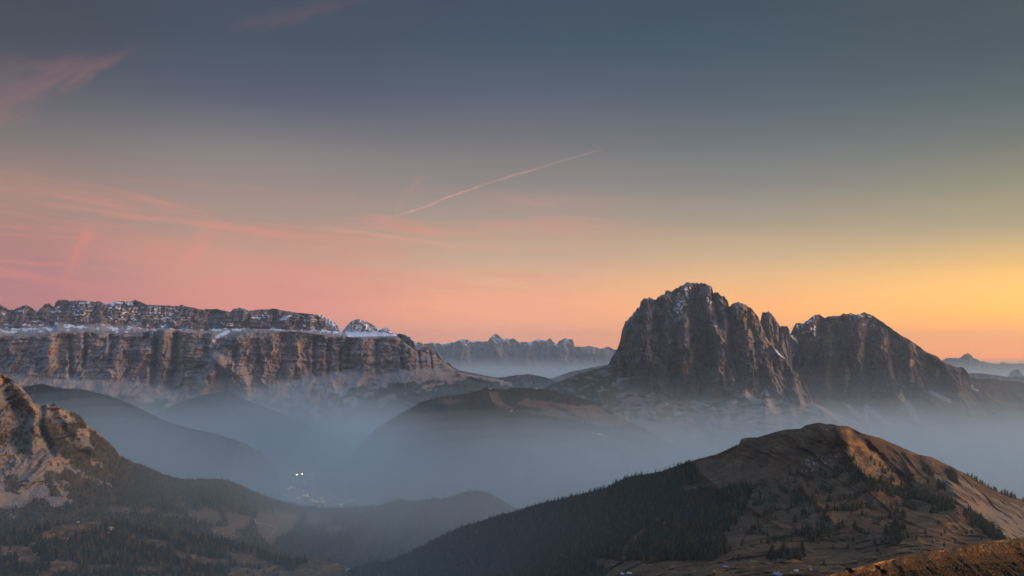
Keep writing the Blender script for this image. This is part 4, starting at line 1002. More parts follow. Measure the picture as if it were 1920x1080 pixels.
sc = np.maximum(sc, 0.8 * inside(qx, qy, [(1800, 940), (1850, 950), (2080, 1030), (2080, 1120), (1900, 1015), (1850, 975)]))
sc = np.maximum(sc, 0.55 * np.exp(-(seg_dist(qx, qy, [(1365, 872), (1390, 868)]) / 7) ** 2))
for pts, w, a in (([(1290, 916), (1320, 912), (1350, 903)], 2.2, 0.9), ([(1315, 900), (1345, 898)], 1.6, 0.9), ([(1740, 980), (1775, 966), (1800, 957)], 1.2, 0.85), ([(1700, 1050), (1735, 1028), (1765, 1000)], 1.0, 0.7), ([(1640, 1065), (1720, 1035), (1752, 1008)], 1.6, 0.6), ([(1710, 990), (1730, 988)], 2, 0.7), ([(1545, 830), (1580, 828), (1600, 822)], 1.3, 0.5)):
    sc = np.maximum(sc, 0.72 * a * np.exp(-(seg_dist(PXs, PYs, pts) / w) ** 2))
red = 0.9 * inside(qx, PYs, [(1435, 1072), (1470, 1069), (1540, 1068), (1560, 1074), (1560, 1100), (1430, 1100)])
red = np.maximum(red, 0.5 * sstep(fbm(PXs / 40, PYs / 14, 185, 4), 0.1, 0.4) * (PYs < 1000))
stain_sun_mask = np.clip(red + 0.4 * inside(qx, qy, [(1400, 830), (1570, 815), (1585, 850), (1500, 880), (1420, 880)]), 0, 1)
sunlit_and_meadow = inside(qx * 0.3 + PXs * 0.7, qy * 0.3 + PYs * 0.7, [(1566, 797), (1584, 799), (1625, 835), (1660, 868), (1712, 920), (1690, 918), (1640, 902), (1612, 880), (1594, 850)]) * (0.5 + 0.35 * patchy)  # sunlight on the right flank, painted as a brighter grass colour
sunlit_and_meadow = np.maximum(sunlit_and_meadow, 0.5 * sstep(patchy, 0.05, 0.4) * inside(qx, qy, [(1600, 802), (1760, 860), (1830, 920), (1740, 925), (1660, 860)]))
sunlit_and_meadow = np.maximum(sunlit_and_meadow, 0.42 * np.exp(-((PYs - PYs[0] - 4) / 5) ** 2) * sstep(PXs, 1300, 1400))
sunlit_and_meadow = np.maximum(sunlit_and_meadow, (0.34 + 0.4 * fbm(PXs / 30, PYs / 5, 188, 4)) * inside(qx, qy, [(1110, 1044), (1190, 1046), (1240, 1062), (1330, 1052), (1400, 1048), (1440, 1046), (1520, 1044), (1640, 1036), (1700, 1012), (1780, 960), (1800, 958), (1830, 1000), (1780, 1030), (1600, 1066), (1560, 1090), (1150, 1100)]))
hil.attrs = {'grass': sunlit_and_meadow, 'veg': np.clip(dens * 0.9 + 0.5 * inside(qx, qy, [(1400, 930), (1700, 960), (1700, 1000), (1400, 1040)]) * sstep(patchy, 0.0, 0.3), 0, 1), 'snow': rocks, 'stain_sun': stain_sun_mask, 'scree': sc}
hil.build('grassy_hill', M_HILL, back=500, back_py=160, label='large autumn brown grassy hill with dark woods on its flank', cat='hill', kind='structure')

# ------------------------------------------------------------------ the tawny near ridge (bottom right corner)
A_TOP = [(1505, 1098), (1540, 1085), (1555, 1078.5), (1588, 1069), (1641, 1056), (1680, 1046), (1747, 1034), (1804, 1024), (1860, 1015), (1920, 1008), (2060, 992)]
near = Sheet(1505, 2060, 0.7, [A_TOP, [(1505, 1102), (1570, 1081), (1640, 1070), (1720, 1053), (1800, 1043), (1920, 1036), (2060, 1022)], [(1505, 1200), (2060, 1200)]], [60, 150], [[(1505, 232), (1588, 252), (1700, 285), (1920, 332), (2060, 350)], [(1505, 230), (1588, 249), (1700, 279), (1920, 322), (2060, 339)], [(1505, 205), (1700, 222), (2060, 236)]], 0.25, 191, 18.0)
X, Z = near.X, near.Z
dep = sstep(near.PY - near.PY[0], 0, 6)
near.D = near.D - dep * (4.0 * fbm(X / 14, Z / 6, 192, 5) + 2.2 * (ridged(X / 9 + Z / 20, Z / 12, 193, 4) - 0.4))
near.D = near.D - dep * 0.7 * fbm(X / 1.2, Z / 0.8, 194, 4)
nb_ = near.band
tuft = sstep(fbm(X / 3.5 + 0.3 * Z, Z / 2.0, 195, 5), -0.25, 0.25)
near.attrs = {'veg': np.clip(sstep(nb_, 0.85, 1.15) * (0.72 + 0.28 * tuft) + 0.3 * (1 - tuft) * sstep(nb_, 0.4, 1.0), 0, 1), 'snow': zero(near), 'stain_sun': sstep(nb_, 0.7, 0.15) * 0.75 * (0.5 + 0.5 * tuft),  # sunlight on the crest band put into its colour; bank below kept darker
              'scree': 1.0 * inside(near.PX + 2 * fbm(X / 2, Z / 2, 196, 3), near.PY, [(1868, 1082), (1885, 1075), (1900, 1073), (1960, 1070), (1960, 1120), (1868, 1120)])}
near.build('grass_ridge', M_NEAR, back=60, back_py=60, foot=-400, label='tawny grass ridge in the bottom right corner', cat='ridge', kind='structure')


# ------------------------------------------------------------------ trees
def tree_mesh(h, r, tiers, k, shape, rs, trunk=True, skirt=0.0):
    """one conifer: a tapered trunk and ragged whorls of boughs; returns V, triangles, material index per face"""
    V, Fc, MI = [], [], []
    if trunk:
        tr = h * 0.018
        base = len(V)
        for i in range(5):
            a = 2 * math.pi * i / 5
            V.append((tr * math.cos(a), tr * math.sin(a), -0.05 * h))
        V.append((0, 0, 0.8 * h))
        for i in range(5):
            Fc.append((base + i, base + (i + 1) % 5, base + 5))
            MI.append(0)
    for t in range(tiers):
        f = t / max(tiers - 1, 1)
        z = h * (skirt + (0.86 - skirt) * f)
        if shape == 'cone':
            rad = r * (1 - f) ** 0.85 + 0.06 * r
        elif shape == 'round':
            rad = r * (0.55 + 0.45 * math.sin(math.pi * min(0.15 + 0.62 * f, 1))) * (1.0 if f < 0.75 else 0.72)
        else:
            rad = r * (0.75 * (1 - f) ** 0.7 + 0.12)
        top = z + h * (0.30 if shape != 'round' else 0.2) * (1 - 0.45 * f)
        ox, oy = rs.uniform(-.1, .1) * r, rs.uniform(-.1, .1) * r
        base = len(V)
        V.append((ox * 0.3, oy * 0.3, min(top, h)))
        ph = rs.random() * 6.28
        for i in range(2 * k):
            a = ph + math.pi * i / k
            rr = rad * (rs.uniform(0.8, 1.15) if i % 2 == 0 else rs.uniform(0.42, 0.62))
            zz = z - (h * 0.035 if i % 2 == 0 else -h * 0.03) + rs.uniform(-.02, .02) * h
            V.append((ox + rr * math.cos(a), oy + rr * math.sin(a), zz))
        for i in range(2 * k):
            Fc.append((base, base + 1 + i, base + 1 + (i + 1) % (2 * k)))
            MI.append(1)
    return np.array(V, np.float32), np.array(Fc, np.int32), np.array(MI, np.int32)


M_BARK = plain_mat('bark', (0.06, 0.045, 0.035), 0.95)
M_SPRUCE = leaf_mat('spruce needles', (0.012, 0.020, 0.015), (0.042, 0.050, 0.031), (0.10, 0.09, 0.045))
M_LARCH = leaf_mat('golden larch needles', (0.13, 0.075, 0.025), (0.27, 0.14, 0.036), (0.33, 0.20, 0.06))
rs = np.random.RandomState(5)
HI = {k: [tree_mesh(1.0, *a, rs) for _ in range(4)] for k, a in {'spruce': (0.25, 8, 8, 'cone'), 'pine': (0.33, 6, 8, 'round'), 'larch': (0.25, 7, 7, 'loose')}.items()}
MID = {k: [tree_mesh(1.0, *a, rs, False) for _ in range(6)] for k, a in {'spruce': (0.26, 5, 5, 'cone'), 'pine': (0.35, 4, 5, 'round'), 'larch': (0.27, 4, 5, 'loose')}.items()}
LOW = {k: [tree_mesh(1.0, *a, rs, False) for _ in range(4)] for k, a in {'spruce': (0.27, 3, 4, 'cone'), 'pine': (0.35, 3, 4, 'round'), 'larch': (0.28, 2, 4, 'loose')}.items()}

trees = []          # px, py, D, height, kind, detail, place


def plant(sheet, per, density, kinds, hrange, detail, place, larch=None, cap=20000):
    """trees over a slope, one per so many square metres of ground"""
    _, tot = sheet.scatter(0, density, rs)
    nn = int(min(tot / per, cap))
    P, _ = sheet.scatter(nn, density, rs)
    for px, py, d in P:
        if px < -130 or px > 2040:
            continue
        k = 'spruce' if rs.rand() < kinds[0] else 'pine'
        lp = larch(px, py) if callable(larch) else (larch or 0)
        if rs.rand() < lp:
            k = 'larch'
        h = rs.uniform(*hrange) * (0.55 if rs.rand() < 0.18 else 1)
        trees.append([px, py, d, h, k, detail, place])


plant(hil, 36, hil_dens * (hil.PY < 1100), (0.55, 0.45), (7.5, 14.5), 'mid', 'hill', larch=lambda x, y: 0.05 if 940 < y < 1040 and x < 1500 else 0.015)
kd = np.clip(kfor, 0, 1) * sstep(fbm(kno.PX / 18, kno.PY / 9, 201, 4), -0.45, 0.0)
plant(kno, 75, kd * (kno.PY < 1110), (0.75, 0.25), (13, 23), 'mid', 'knoll', larch=lambda x, y: 0.16 if 90 < x < 480 else 0.08, cap=9000)
plant(crg, 95, crg_forest * (crg.PY < 1075), (0.75, 0.25), (12, 21), 'low', 'slope', larch=lambda x, y: 0.22 if y < 1000 else 0.12, cap=30000)
cd = np.clip(1 - 1.1 * cia_mead, 0, 1) * (cia.PY < 850)
plant(cia, 130, cd, (0.9, 0.1), (17, 27), 'low', 'far', larch=0.10, cap=18000)
plant(rh, 170, np.ones_like(rh.PX) * (rh.PY < 815), (0.8, 0.2), (14, 24), 'low', 'far', larch=0.04, cap=9000)
plant(rh2, 300, np.ones_like(rh2.PX) * (rh2.PY < 790), (0.8, 0.2), (16, 26), 'low', 'far', larch=0.03, cap=3000)

# lone trees one can pick out
lone = []
for x, y, h in ([(1815, 891, 9), (1822, 894, 11), (1827, 897, 9), (1831, 900, 12), (1838, 904, 10), (1842, 907, 11), (1847, 909, 8), (1853, 913, 10), (1858, 916, 9), (1864, 918, 12), (1868, 920, 11), (1878, 925, 12), (1884, 926, 15), (1889, 928, 14), (1894, 931, 11), (1897, 931, 16), (1903, 933, 12), (1918, 938, 11)]):
    lone.append((hil, x, y + 1.5, h, 'pine', 'crest'))
for x, y, h in ([(1354, 850, 7), (1360, 848, 8), (1366, 846, 10), (1369, 844, 8), (1373, 842, 11), (1377, 840, 9), (1381, 838, 9), (1276, 873, 10), (1280, 872, 9), (1285, 870, 9), (1291, 868, 11), (1305, 864, 7), (1308, 863, 8), (1312, 862, 7)]):
    lone.append((hil, x, y + 1.5, h, 'pine', 'shoulder'))
for x, y, h in ([(1633, 862, 10), (1640, 873, 12), (1650, 876, 14), (1655, 886, 16), (1660, 889, 13), (1665, 884, 11), (1673, 887, 10), (1651, 904, 14), (1654, 899, 10), (1671, 903, 16), (1676, 905, 12), (1632, 897, 9), (1639, 904, 10), (1690, 911, 12), (1697, 916, 12), (1705, 918, 14), (1708, 920, 10), (1732, 882, 12), (1736, 884, 10), (1742, 890, 13), (1749, 893, 10), (1712, 893, 8), (1740, 906, 10), (1765, 915, 12)]):
    lone.append((hil, x, y, h, 'pine', 'golden'))
for x, y, h in ([(1385, 1052, 12), (1375, 1050, 7), (1640, 1020, 11), (1645, 1035, 9), (1812, 1002, 9), (1790, 1016, 6), (1765, 1006, 7), (1771, 1000, 7), (1748, 1018, 6), (1702, 1008, 10), (1718, 1012, 8), (1770, 1024, 7), (1760, 983, 8), (1735, 1000, 8), (1600, 1015, 10), (1590, 1030, 8), (1440, 1048, 12), (1460, 1046, 10), (1480, 1050, 12), (1545, 1058, 7), (1500, 1050, 9), (1562, 1030, 9), (1822, 1000, 8), (1840, 1012, 8)]):
    lone.append((hil, x, y, h, 'pine', 'meadow'))
for x, y, h in ([(124, 1004, 17), (19, 1030, 15), (60, 1030, 16), (150, 1060, 14), (280, 1050, 16), (350, 1055, 15), (440, 1058, 18), (505, 1064, 12), (575, 1056, 12), (562, 1056, 10), (618, 1052, 14), (465, 1076, 14), (495, 1074, 12), (515, 1070, 10), (550, 1070, 9), (590, 1068, 8), (520, 1080, 11), (476, 1080, 12)]):
    lone.append((kno, x, y, h, 'spruce', 'farm'))
GROUPS = {
    'crest': ('small dark pine on the hill crest sloping down at the right edge', 'pines along the right crest of the hill'),
    'shoulder': ('small dark pine on the skyline of the long left shoulder of the hill', 'pines along the left shoulder of the hill'),
    'golden': ('scattered dark pine on the sunlit grass flank right of the summit', 'pines scattered on the golden flank'),
    'meadow': ('dark pine standing alone on the brown lower slopes of the hill', 'pines dotted over the lower hill slopes'),
    'farm': ('lone dark spruce on the brown meadows of the farm knoll', 'lone spruces on the farm knoll'),
    'hill': ('dark conifer in the dense wood on the flank of the grassy hill', 'conifers in the wood on the hill'),
    'knoll': ('dark conifer in the woods of the low knoll at the bottom left', 'conifers in the woods of the knoll'),
    'slope': ('dark conifer on the hazy wooded slope below the crag', 'conifers on the hazy slope'),
    'far': ('tiny dark conifer on a misty hill across the valley', 'conifers on the far hills'),
    'larch hill': ('golden larch among the dark trees of the grassy hill', 'golden larches on the hill'),
    'larch knoll': ('golden larch in the woods around the farms on the knoll', 'golden larches on the knoll'),
    'larch slope': ('golden larch on the hazy wooded slope below the crag', 'golden larches on the hazy slope'),
    'larch far': ('tiny golden larch on a misty hill across the valley', 'golden larches on the far hills'),
}


def hi_mesh(kind, i):
    V, Fc, MI = HI[kind][i]
    nm = {'spruce': 'spruce_tree', 'pine': 'pine_tree', 'larch': 'larch_tree'}[kind]
    o = mesh_np(nm, V, [Fc], [M_BARK, M_LARCH if kind == 'larch' else M_SPRUCE], {'tint': np.full(len(V), 0.4)}, False, MI)
    COL.objects.unlink(o)
    return o


proto = {k: [hi_mesh(k, i) for i in range(4)] for k in HI}


def lone_tree(kind, loc, h, label, group):
    o = proto[kind][rs.randint(4)].copy()
    o.name = {'spruce': 'spruce_tree', 'pine': 'pine_tree', 'larch': 'larch_tree'}[kind]
    o.location = loc
    w = h * rs.uniform(1.05, 1.4)
    o.scale = (w, w, h)
    o.rotation_euler = (0, 0, rs.uniform(0, 6.28))
    tag(o, label, 'tree', group)
    COL.objects.link(o)
    return o


for sh, x, y, h, k, pl_ in lone:
    lone_tree(k, sh.at(x, y), h * 0.95, *GROUPS[pl_])


def in_view(t):
    return 0 < t[0] < 1920 and t[1] < 1078


for kind_set, budget in ((('spruce', 'pine'), 300 - len(lone)), (('larch',), 300)):
    c = [t for t in trees if t[4] in kind_set and in_view(t)]
    c.sort(key=lambda t: -t[3] / t[2])
    for t in c[:budget]:
        key = t[6] if t[4] != 'larch' else 'larch ' + t[6]
        lone_tree(t[4], world_of(t[0], t[1], t[2]), t[3], *GROUPS[key])
        t[5] = None


def merge(ts):
    VV, FF, TT, base = [], [], [], 0
    for px, py, d, h, k, det, _ in ts:
        V, Fc, _m = (MID if det == 'mid' else LOW)[k][rs.randint(4)]
        a = rs.uniform(0, 6.28)
        w = h * rs.uniform(0.85, 1.2)
        ca, sa = math.cos(a) * w, math.sin(a) * w
        x, y, z = world_of(px, py, d)
        P = np.empty_like(V)
        P[:, 0] = V[:, 0] * ca - V[:, 1] * sa + x
        P[:, 1] = V[:, 0] * sa + V[:, 1] * ca + y
        P[:, 2] = V[:, 2] * h + z
        VV.append(P)
        FF.append(Fc + base)
        TT.append(np.full(len(V), rs.beta(1.6, 2.2)))
        base += len(V)
    return np.concatenate(VV), np.concatenate(FF), np.concatenate(TT)


for ks, nm, mt, lab in ((('spruce', 'pine'), 'forest', M_SPRUCE, 'dark conifer forest covering the hill flanks and valley slopes'), (('larch',), 'larch_wood', M_LARCH, 'golden larches sprinkled through the dark woods')):
    ts = [t for t in trees if t[4] in ks and t[5]]
    if ts:
        V, Fc, TT = merge(ts)
        tag(mesh_np(nm, V, [Fc], [mt], {'tint': TT}, False), lab, 'forest', kind='stuff')
import collections
print('trees', len(trees), collections.Counter((t[6], t[4]) for t in trees))


# ------------------------------------------------------------------ buildings
M_WALL = plain_mat('whitewashed wall', (0.80, 0.76, 0.70), col2=(0.7, 0.66, 0.6))
M_WOODWALL = plain_mat('sun browned boards', (0.22, 0.12, 0.06), col2=(0.15, 0.08, 0.045))
M_ROOF = plain_mat('brown shingle roof', (0.11, 0.075, 0.06))
M_GREYROOF = plain_mat('grey metal roof', (0.24, 0.26, 0.30), 0.5)
M_PALEROOF = plain_mat('pale roof', (0.55, 0.50, 0.46))
M_GLASS = plain_mat('dark window glass', (0.03, 0.035, 0.045), 0.15)
M_TRIM = plain_mat('pale timber', (0.45, 0.33, 0.2))


def house_data(w, d, h, rise, over=0.6):
    """walls with gables, and a roof of two slabs; both closed meshes"""
    a, b_ = w / 2, d / 2
    V = [(-a, -b_, -3), (a, -b_, -3), (a, b_, -3), (-a, b_, -3), (-a, -b_, h), (a, -b_, h), (a, b_, h), (-a, b_, h), (0, -b_, h + rise), (0, b_, h + rise)]
    Fw = [(0, 1, 5, 8, 4), (2, 3, 7, 9, 6), (1, 2, 6, 5), (3, 0, 4, 7)]
    t = 0.35
    Rv, Rf = [], []
    for sgn in (-1, 1):
        k = len(Rv)
        e = (a + over) * sgn
        ze = h - rise * over / a
        for yy in (-b_ - over, b_ + over):
            Rv += [(0.0, yy, h + rise + 0.05), (e, yy, ze + 0.05), (e, yy, ze + 0.05 + t), (0.0, yy, h + rise + 0.05 + t)]
        Rf += [(k, k + 1, k + 2, k + 3), (k + 7, k + 6, k + 5, k + 4), (k + 3, k + 2, k + 6, k + 7), (k + 1, k, k + 4, k + 5), (k + 2, k + 1, k + 5, k + 6)]
    return V, Fw, Rv, Rf


def pymesh(name, V, Fc, mat):
    me = bpy.data.meshes.new(name)
    me.from_pydata(V, [], Fc)
    me.materials.append(mat)
    me.update()
    o = bpy.data.objects.new(name, me)
    COL.objects.link(o)
    return o


def boxes(name, bl, mat, parent=None):
    V, Fc = [], []
    for x0, x1, y0, y1, z0, z1 in bl:
        k = len(V)
        V += [(x0, y0, z0), (x1, y0, z0), (x1, y1, z0), (x0, y1, z0), (x0, y0, z1), (x1, y0, z1), (x1, y1, z1), (x0, y1, z1)]
        Fc += [tuple(k + i for i in f) for f in ((3, 2, 1, 0), (4, 5, 6, 7), (0, 1, 5, 4), (1, 2, 6, 5), (2, 3, 7, 6), (3, 0, 4, 7))]
    o = pymesh(name, V, Fc, mat)
    o.parent = parent
    return o


def house(name, loc, size, rot, wall, roof, label, cat='house', group=None, chimney=True, windows=True):
    e = bpy.data.objects.new(name, None)
    COL.objects.link(e)
    e.location = loc
    e.rotation_euler = (0, 0, rot)
    tag(e, label, cat, group)
    w, d, h, rise = size
    V, Fw, Rv, Rf = house_data(*size)
    pymesh('wall', V, Fw, wall).parent = e
    r = pymesh('roof', Rv, Rf, roof)
    r.parent = e
    if chimney:
        boxes('chimney', [(w * .2, w * .2 + .8, d * .1, d * .1 + .8, h + rise * .4, h + rise + 1.2)], M_WALL, r)
    if windows:
        for sx in (-0.25, 0.25):
            boxes('window', [(sx * w - .6, sx * w + .6, -d / 2 - 0.06, -d / 2 + 0.1, h * .45, h * .45 + 1.3)], M_GLASS, e)
        boxes('door', [(-.55, .55, -d / 2 - 0.05, -d / 2 + 0.1, 0, 2.1)], M_TRIM, e)
    return e


# valley village: small gabled houses, one mesh each with a wall and a roof material
M_LIT = plain_mat('lit window', (1.0, 0.72, 0.42), emit=5.5)
protos, lit_protos = [], []
for w, d, h, rise, wm, rm in ((11, 13, 6, 3, M_WALL, M_ROOF), (13, 16, 8, 3, M_WALL, M_PALEROOF), (16, 22, 10, 3.5, M_WALL, M_ROOF), (10, 11, 5, 3, M_WALL, M_GREYROOF)):
    V, Fw, Rv, Rf = house_data(w, d, h, rise, 1.0)
    o = pymesh('village_house', V + Rv, Fw + [tuple(i + len(V) for i in f) for f in Rf], wm)
    o.data.materials.append(rm)
    for i, p in enumerate(o.data.polygons):
        p.material_index = 0 if i < len(Fw) else 1
    COL.objects.unlink(o)
    protos.append(o)
    lit = o.copy()
    lit.data = o.data.copy()
    bm_ = bmesh.new()
    bm_.from_mesh(lit.data)
    lit.data.materials.append(M_LIT)
    for sx in (-1, 1):
        for k in range(3):
            for zz_ in (1.2, 3.8):
                yy = (k - 1) * d * 0.28
                f_ = bm_.faces.new([bm_.verts.new(p) for p in ((sx * (w / 2 + .05), yy - .9, zz_), (sx * (w / 2 + .05), yy + .9, zz_), (sx * (w / 2 + .05), yy + .9, zz_ + 1.5), (sx * (w / 2 + .05), yy - .9, zz_ + 1.5))])
                f_.material_index = 2
                xx = (k - 1) * w * 0.28
                f_ = bm_.faces.new([bm_.verts.new(p) for p in ((xx - .9, sx * (d / 2 + .05), zz_), (xx + .9, sx * (d / 2 + .05), zz_), (xx + .9, sx * (d / 2 + .05), zz_ + 1.5), (xx - .9, sx * (d / 2 + .05), zz_ + 1.5))])
                f_.material_index = 2
    bm_.to_mesh(lit.data)
    bm_.free()
    lit_protos.append(lit)


def valley_point(px, py):
    """where the sight line through (px, py) reaches the valley floor"""
    for D in np.arange(3800, 9000, 10.0):
        z = (HY - py) / F * D
        x = (px - CX) / F * D
        if z <= ground_z(x, D):
            return x, D, ground_z(x, D)
    return (px - CX) / F * 6000, 6000, -1000


vr = np.random.RandomState(12)
spots = []
for cx_, cy_, sx_, sy_, n_ in ((600, 936, 26, 7, 60), (612, 922, 14, 8, 18), (575, 934, 26, 5, 22), (560, 910, 16, 10, 10), (628, 941, 22, 4, 22), (570, 892, 10, 4, 4), (655, 830, 14, 4, 6)):
    for _ in range(n_):
        spots.append((vr.normal(cx_, sx_), vr.normal(cy_, sy_)))
for px, py in spots:
    lit_ = vr.rand() < 0.42
    o = (lit_protos if lit_ else protos)[vr.randint(4)].copy()
    o.name = 'village_house'
    o.location = valley_point(px, py)
    s_ = vr.uniform(1.1, 1.8)
    o.scale = (s_, s_, s_)
    o.rotation_euler = (0, 0, vr.uniform(0, 6.28))
    tag(o, *(('tiny house with lit windows in the hazy village on the valley floor', 'house', 'lit houses of the village in the mist') if lit_ else ('tiny pale unlit house of the hazy village on the valley floor', 'house', 'unlit houses of the village in the mist')))
    COL.objects.link(o)

M_LAMP = plain_mat('lit lamp', (1.0, 0.86, 0.62), emit=75.0)
M_POLE = plain_mat('steel pole', (0.2, 0.2, 0.2), 0.5, metal=0.6)
for (px, py), rad, lab in (((557, 890), 4.2, 'brighter of the two floodlights shining through the valley mist'), ((566.5, 888.5), 2.7, 'fainter of the two floodlights shining through the valley mist')):
    x, y, zz = valley_point(px, py + 4)
    e = bpy.data.objects.new('floodlight', None)
    COL.objects.link(e)
    e.location = (x, y, zz)
    tag(e, lab, 'floodlight')
    boxes('mast', [(-.25, .25, -.25, .25, -2, 14)], M_POLE, e)
    boxes('lamp_head', [(-rad, rad, -.5, .5, 14, 14 + rad * 1.4)], M_LAMP, e)

# farm buildings on the knoll and huts on the hills
x, y, zz = kno.at(208, 993)
house('farmhouse', (x, y, zz), (11, 14, 6, 2.8), R(62), M_WALL, M_PALEROOF, 'pale farmhouse with a lit gable at the edge of the knoll woods', 'farmhouse')
x, y, zz = kno.at(182, 995)
house('barn', (x, y, zz), (9, 13, 4, 2.4), R(70), M_WOODWALL, M_ROOF, 'dark timber barn just left of the pale farmhouse', 'barn', chimney=False)
x, y, zz = kno.at(174, 996)
house('shed', (x, y, zz), (7, 8, 3, 1.6), R(20), M_WALL, M_GREYROOF, 'grey roofed shed left of the dark timber barn', 'shed', chimney=False)
x, y, zz = kno.at(203, 999.5)
house('shed', (x, y, zz), (5, 5, 2.6, 1.3), R(10), M_WALL, M_PALEROOF, 'small white shed just below the pale farmhouse', 'shed', chimney=False, windows=False)
x, y, zz = kno.at(147, 979.5)
house('hut', (x, y, zz), (6, 7, 3, 2), R(35), M_WALL, M_ROOF, 'little white hut on top of the meadow knoll', 'hut', chimney=False)
x, y, zz = kno.at(124, 1012)
house('farmhouse', (x, y, zz), (8, 10, 4.5, 2.4), R(78), M_WALL, M_PALEROOF, 'small white farmhouse beside trees below the knoll meadow', 'farmhouse')
x, y, zz = kno.at(109, 1013)
house('barn', (x, y, zz), (9, 12, 4.0, 2.6), R(60), M_WOODWALL, M_ROOF, 'brown barn left of the small white farmhouse', 'barn', chimney=False)
x, y, zz = kno.at(525, 1054)
house('hut', (x, y, zz), (7, 9, 3, 1.6), R(80), M_WOODWALL, M_PALEROOF, 'pale roofed hut on the lower meadow of the knoll', 'hut', chimney=False)
x, y, zz = kno.at(652, 1068)
house('hut', (x, y, zz), (8, 9, 2.6, 1.5), R(75), M_WALL, M_GREYROOF, 'grey hut at the right end of the lower meadow', 'hut', chimney=False)
for px, py, sz, lab in ((958, 771.5, (16, 24, 8, 3), 'bright hut at the lower edge of the ski meadow'), (1005, 729, (16, 20, 8, 3), 'pale lift station among trees on the hilltop right of the ski meadow'), (919, 729, (14, 22, 7, 3), 'small building on the crest at the top of the ski meadow'), (1124, 815.5, (26, 34, 12, 4), 'white hotel gleaming in the mist right of the ski hill'),
                        (1113, 814.5, (16, 22, 8, 3), 'smaller pale house just left of the white hotel in the mist')):
    x, y, zz = cia.at(px, py)
    house('mountain_hut', (x, y, zz), sz, R(75), M_WALL, M_PALEROOF if px != 919 else M_ROOF, lab, 'mountain hut', windows=False, chimney=False)
x, y, zz = hil.at(1361, 1065.5)
house('hut', (x, y, zz), (5, 6.5, 2.2, 1.2), R(70), M_WOODWALL, M_GREYROOF, 'low grey roofed hut in the meadow below the hill wood', 'hut', chimney=False)
x, y, zz = hil.at(1168, 1079)
house('hut', (x, y, zz), (6, 6, 2.6, 1.4), R(40), M_WOODWALL, M_PALEROOF, 'left of two pale huts at the foot of the wood', 'hut', chimney=False, windows=False)
x, y, zz = hil.at(1181, 1078)
house('hut', (x, y, zz), (7, 7, 2.8, 1.5), R(60), M_WOODWALL, M_PALEROOF, 'right of two pale huts at the foot of the wood', 'hut', chimney=False, windows=False)
x, y, zz = hil.at(1460, 1081)
house('chalet', (x, y, zz - 0.3), (7.5, 11, 3.0, 2.2), R(38), M_WOODWALL, M_GREYROOF, 'timber chalet with a grey roof beside the reddish field', 'chalet')
x, y, zz = hil.at(1493, 1072)
boxes_o = bpy.data.objects.new('trailer', None)
COL.objects.link(boxes_o)
boxes_o.location = (x, y, zz)
tag(boxes_o, 'white trailer parked on the reddish field behind the chalet', 'trailer')
boxes('body', [(-3.0, 3.0, -1.1, 1.1, 0.7, 2.4)], M_WALL, boxes_o)
for sx in (-1.2, 1.2):
    boxes('wheel', [(sx - .35, sx + .35, -1.05, 1.05, 0.0, 0.68)], M_GLASS, boxes_o)
x, y, zz = hil.at(1519, 1077)
sg = bpy.data.objects.new('snow_gun', None)
COL.objects.link(sg)
sg.location = (x, y, zz)
tag(sg, 'blue grey snow gun on a dark post right of the white trailer', 'snow gun')
boxes('post', [(-.22, .22, -.22, .22, -1, 4.0)], M_POLE, sg)
M_BLUE = plain_mat('blue grey paint', (0.16, 0.24, 0.36), 0.5)
V, Fc = [], []
for k, (yy, rr) in enumerate(((-1.6, 1.0), (-1.2, 1.35), (0.8, 1.25), (1.6, 0.8))):
    for i in range(14):
        a = 2 * math.pi * i / 14
        V.append((yy + 1.0, rr * math.cos(a), 5.2 + rr * math.sin(a)))
for k in range(3):
    for i in range(14):
        Fc.append((k * 14 + i, k * 14 + (i + 1) % 14, k * 14 + 14 + (i + 1) % 14, k * 14 + 14 + i))
Fc += [tuple(range(13, -1, -1)), tuple(range(42, 56))]
pymesh('drum', V, Fc, M_BLUE).parent = sg
boxes('cover', [(-.4, 2.4, -.7, .7, 6.56, 7.0)], M_WALL, sg)

# dark tree tops cut by the bottom edge of the picture
for px, D, top, k, lab in ((1293, 900, 1073, 'pine', 'black round topped pine cut by the bottom edge left of the chalet'), (1284, 905, 1076, 'pine', 'small black pine top touching the bottom edge beside a rounder one'), (1338, 905, 1077, 'pine', 'black pine tip at the bottom edge between round pine and chalet'), (1566, 700, 1072, 'pine', 'black pine top at the bottom edge where the tawny ridge begins')):
    py0 = 1110 if px < 1500 else 1125
    x, y, zz = hil.at(px, py0)
    ztop = (HY - top) / F * y
    lone_tree(k, (x, y, zz), ztop - zz, lab, None)

# dark shrubs on the near ridge
M_SHRUB = leaf_mat('dark juniper', (0.012, 0.014, 0.008), (0.03, 0.03, 0.016), (0.05, 0.045, 0.02))
for px, py, rad, lab in ((1644, 1066, 1.1, 'round dark shrub on the left part of the tawny ridge'), (1655, 1074, 1.2, 'dark shrub lowest on the left bank of the tawny ridge'), (1837, 1038.5, 0.5, 'tiny dark shrub in the middle of the tawny ridge'), (1592, 1072, 1.3, 'dark shrub at the left tip of the tawny ridge')):
    x, y, zz = near.at(px, py)
    V, Fc = [], []
    for q in range(420):
        u, v, w_ = rs.normal(size=3)
        l_ = math.sqrt(u * u + v * v + w_ * w_)
        rr = rad * rs.uniform(0.5, 1.05)
        c = np.array([u / l_ * rr, v / l_ * rr, abs(w_ / l_) * rr * 0.95])
        for _ in range(3):
            V.append(tuple(c + rs.normal(size=3) * rad * 0.14))
        Fc.append((len(V) - 3, len(V) - 2, len(V) - 1))
    o = pymesh('shrub', V, Fc, M_SHRUB)
    o.location = (x, y, zz - 0.1)
    tag(o, lab, 'shrub')

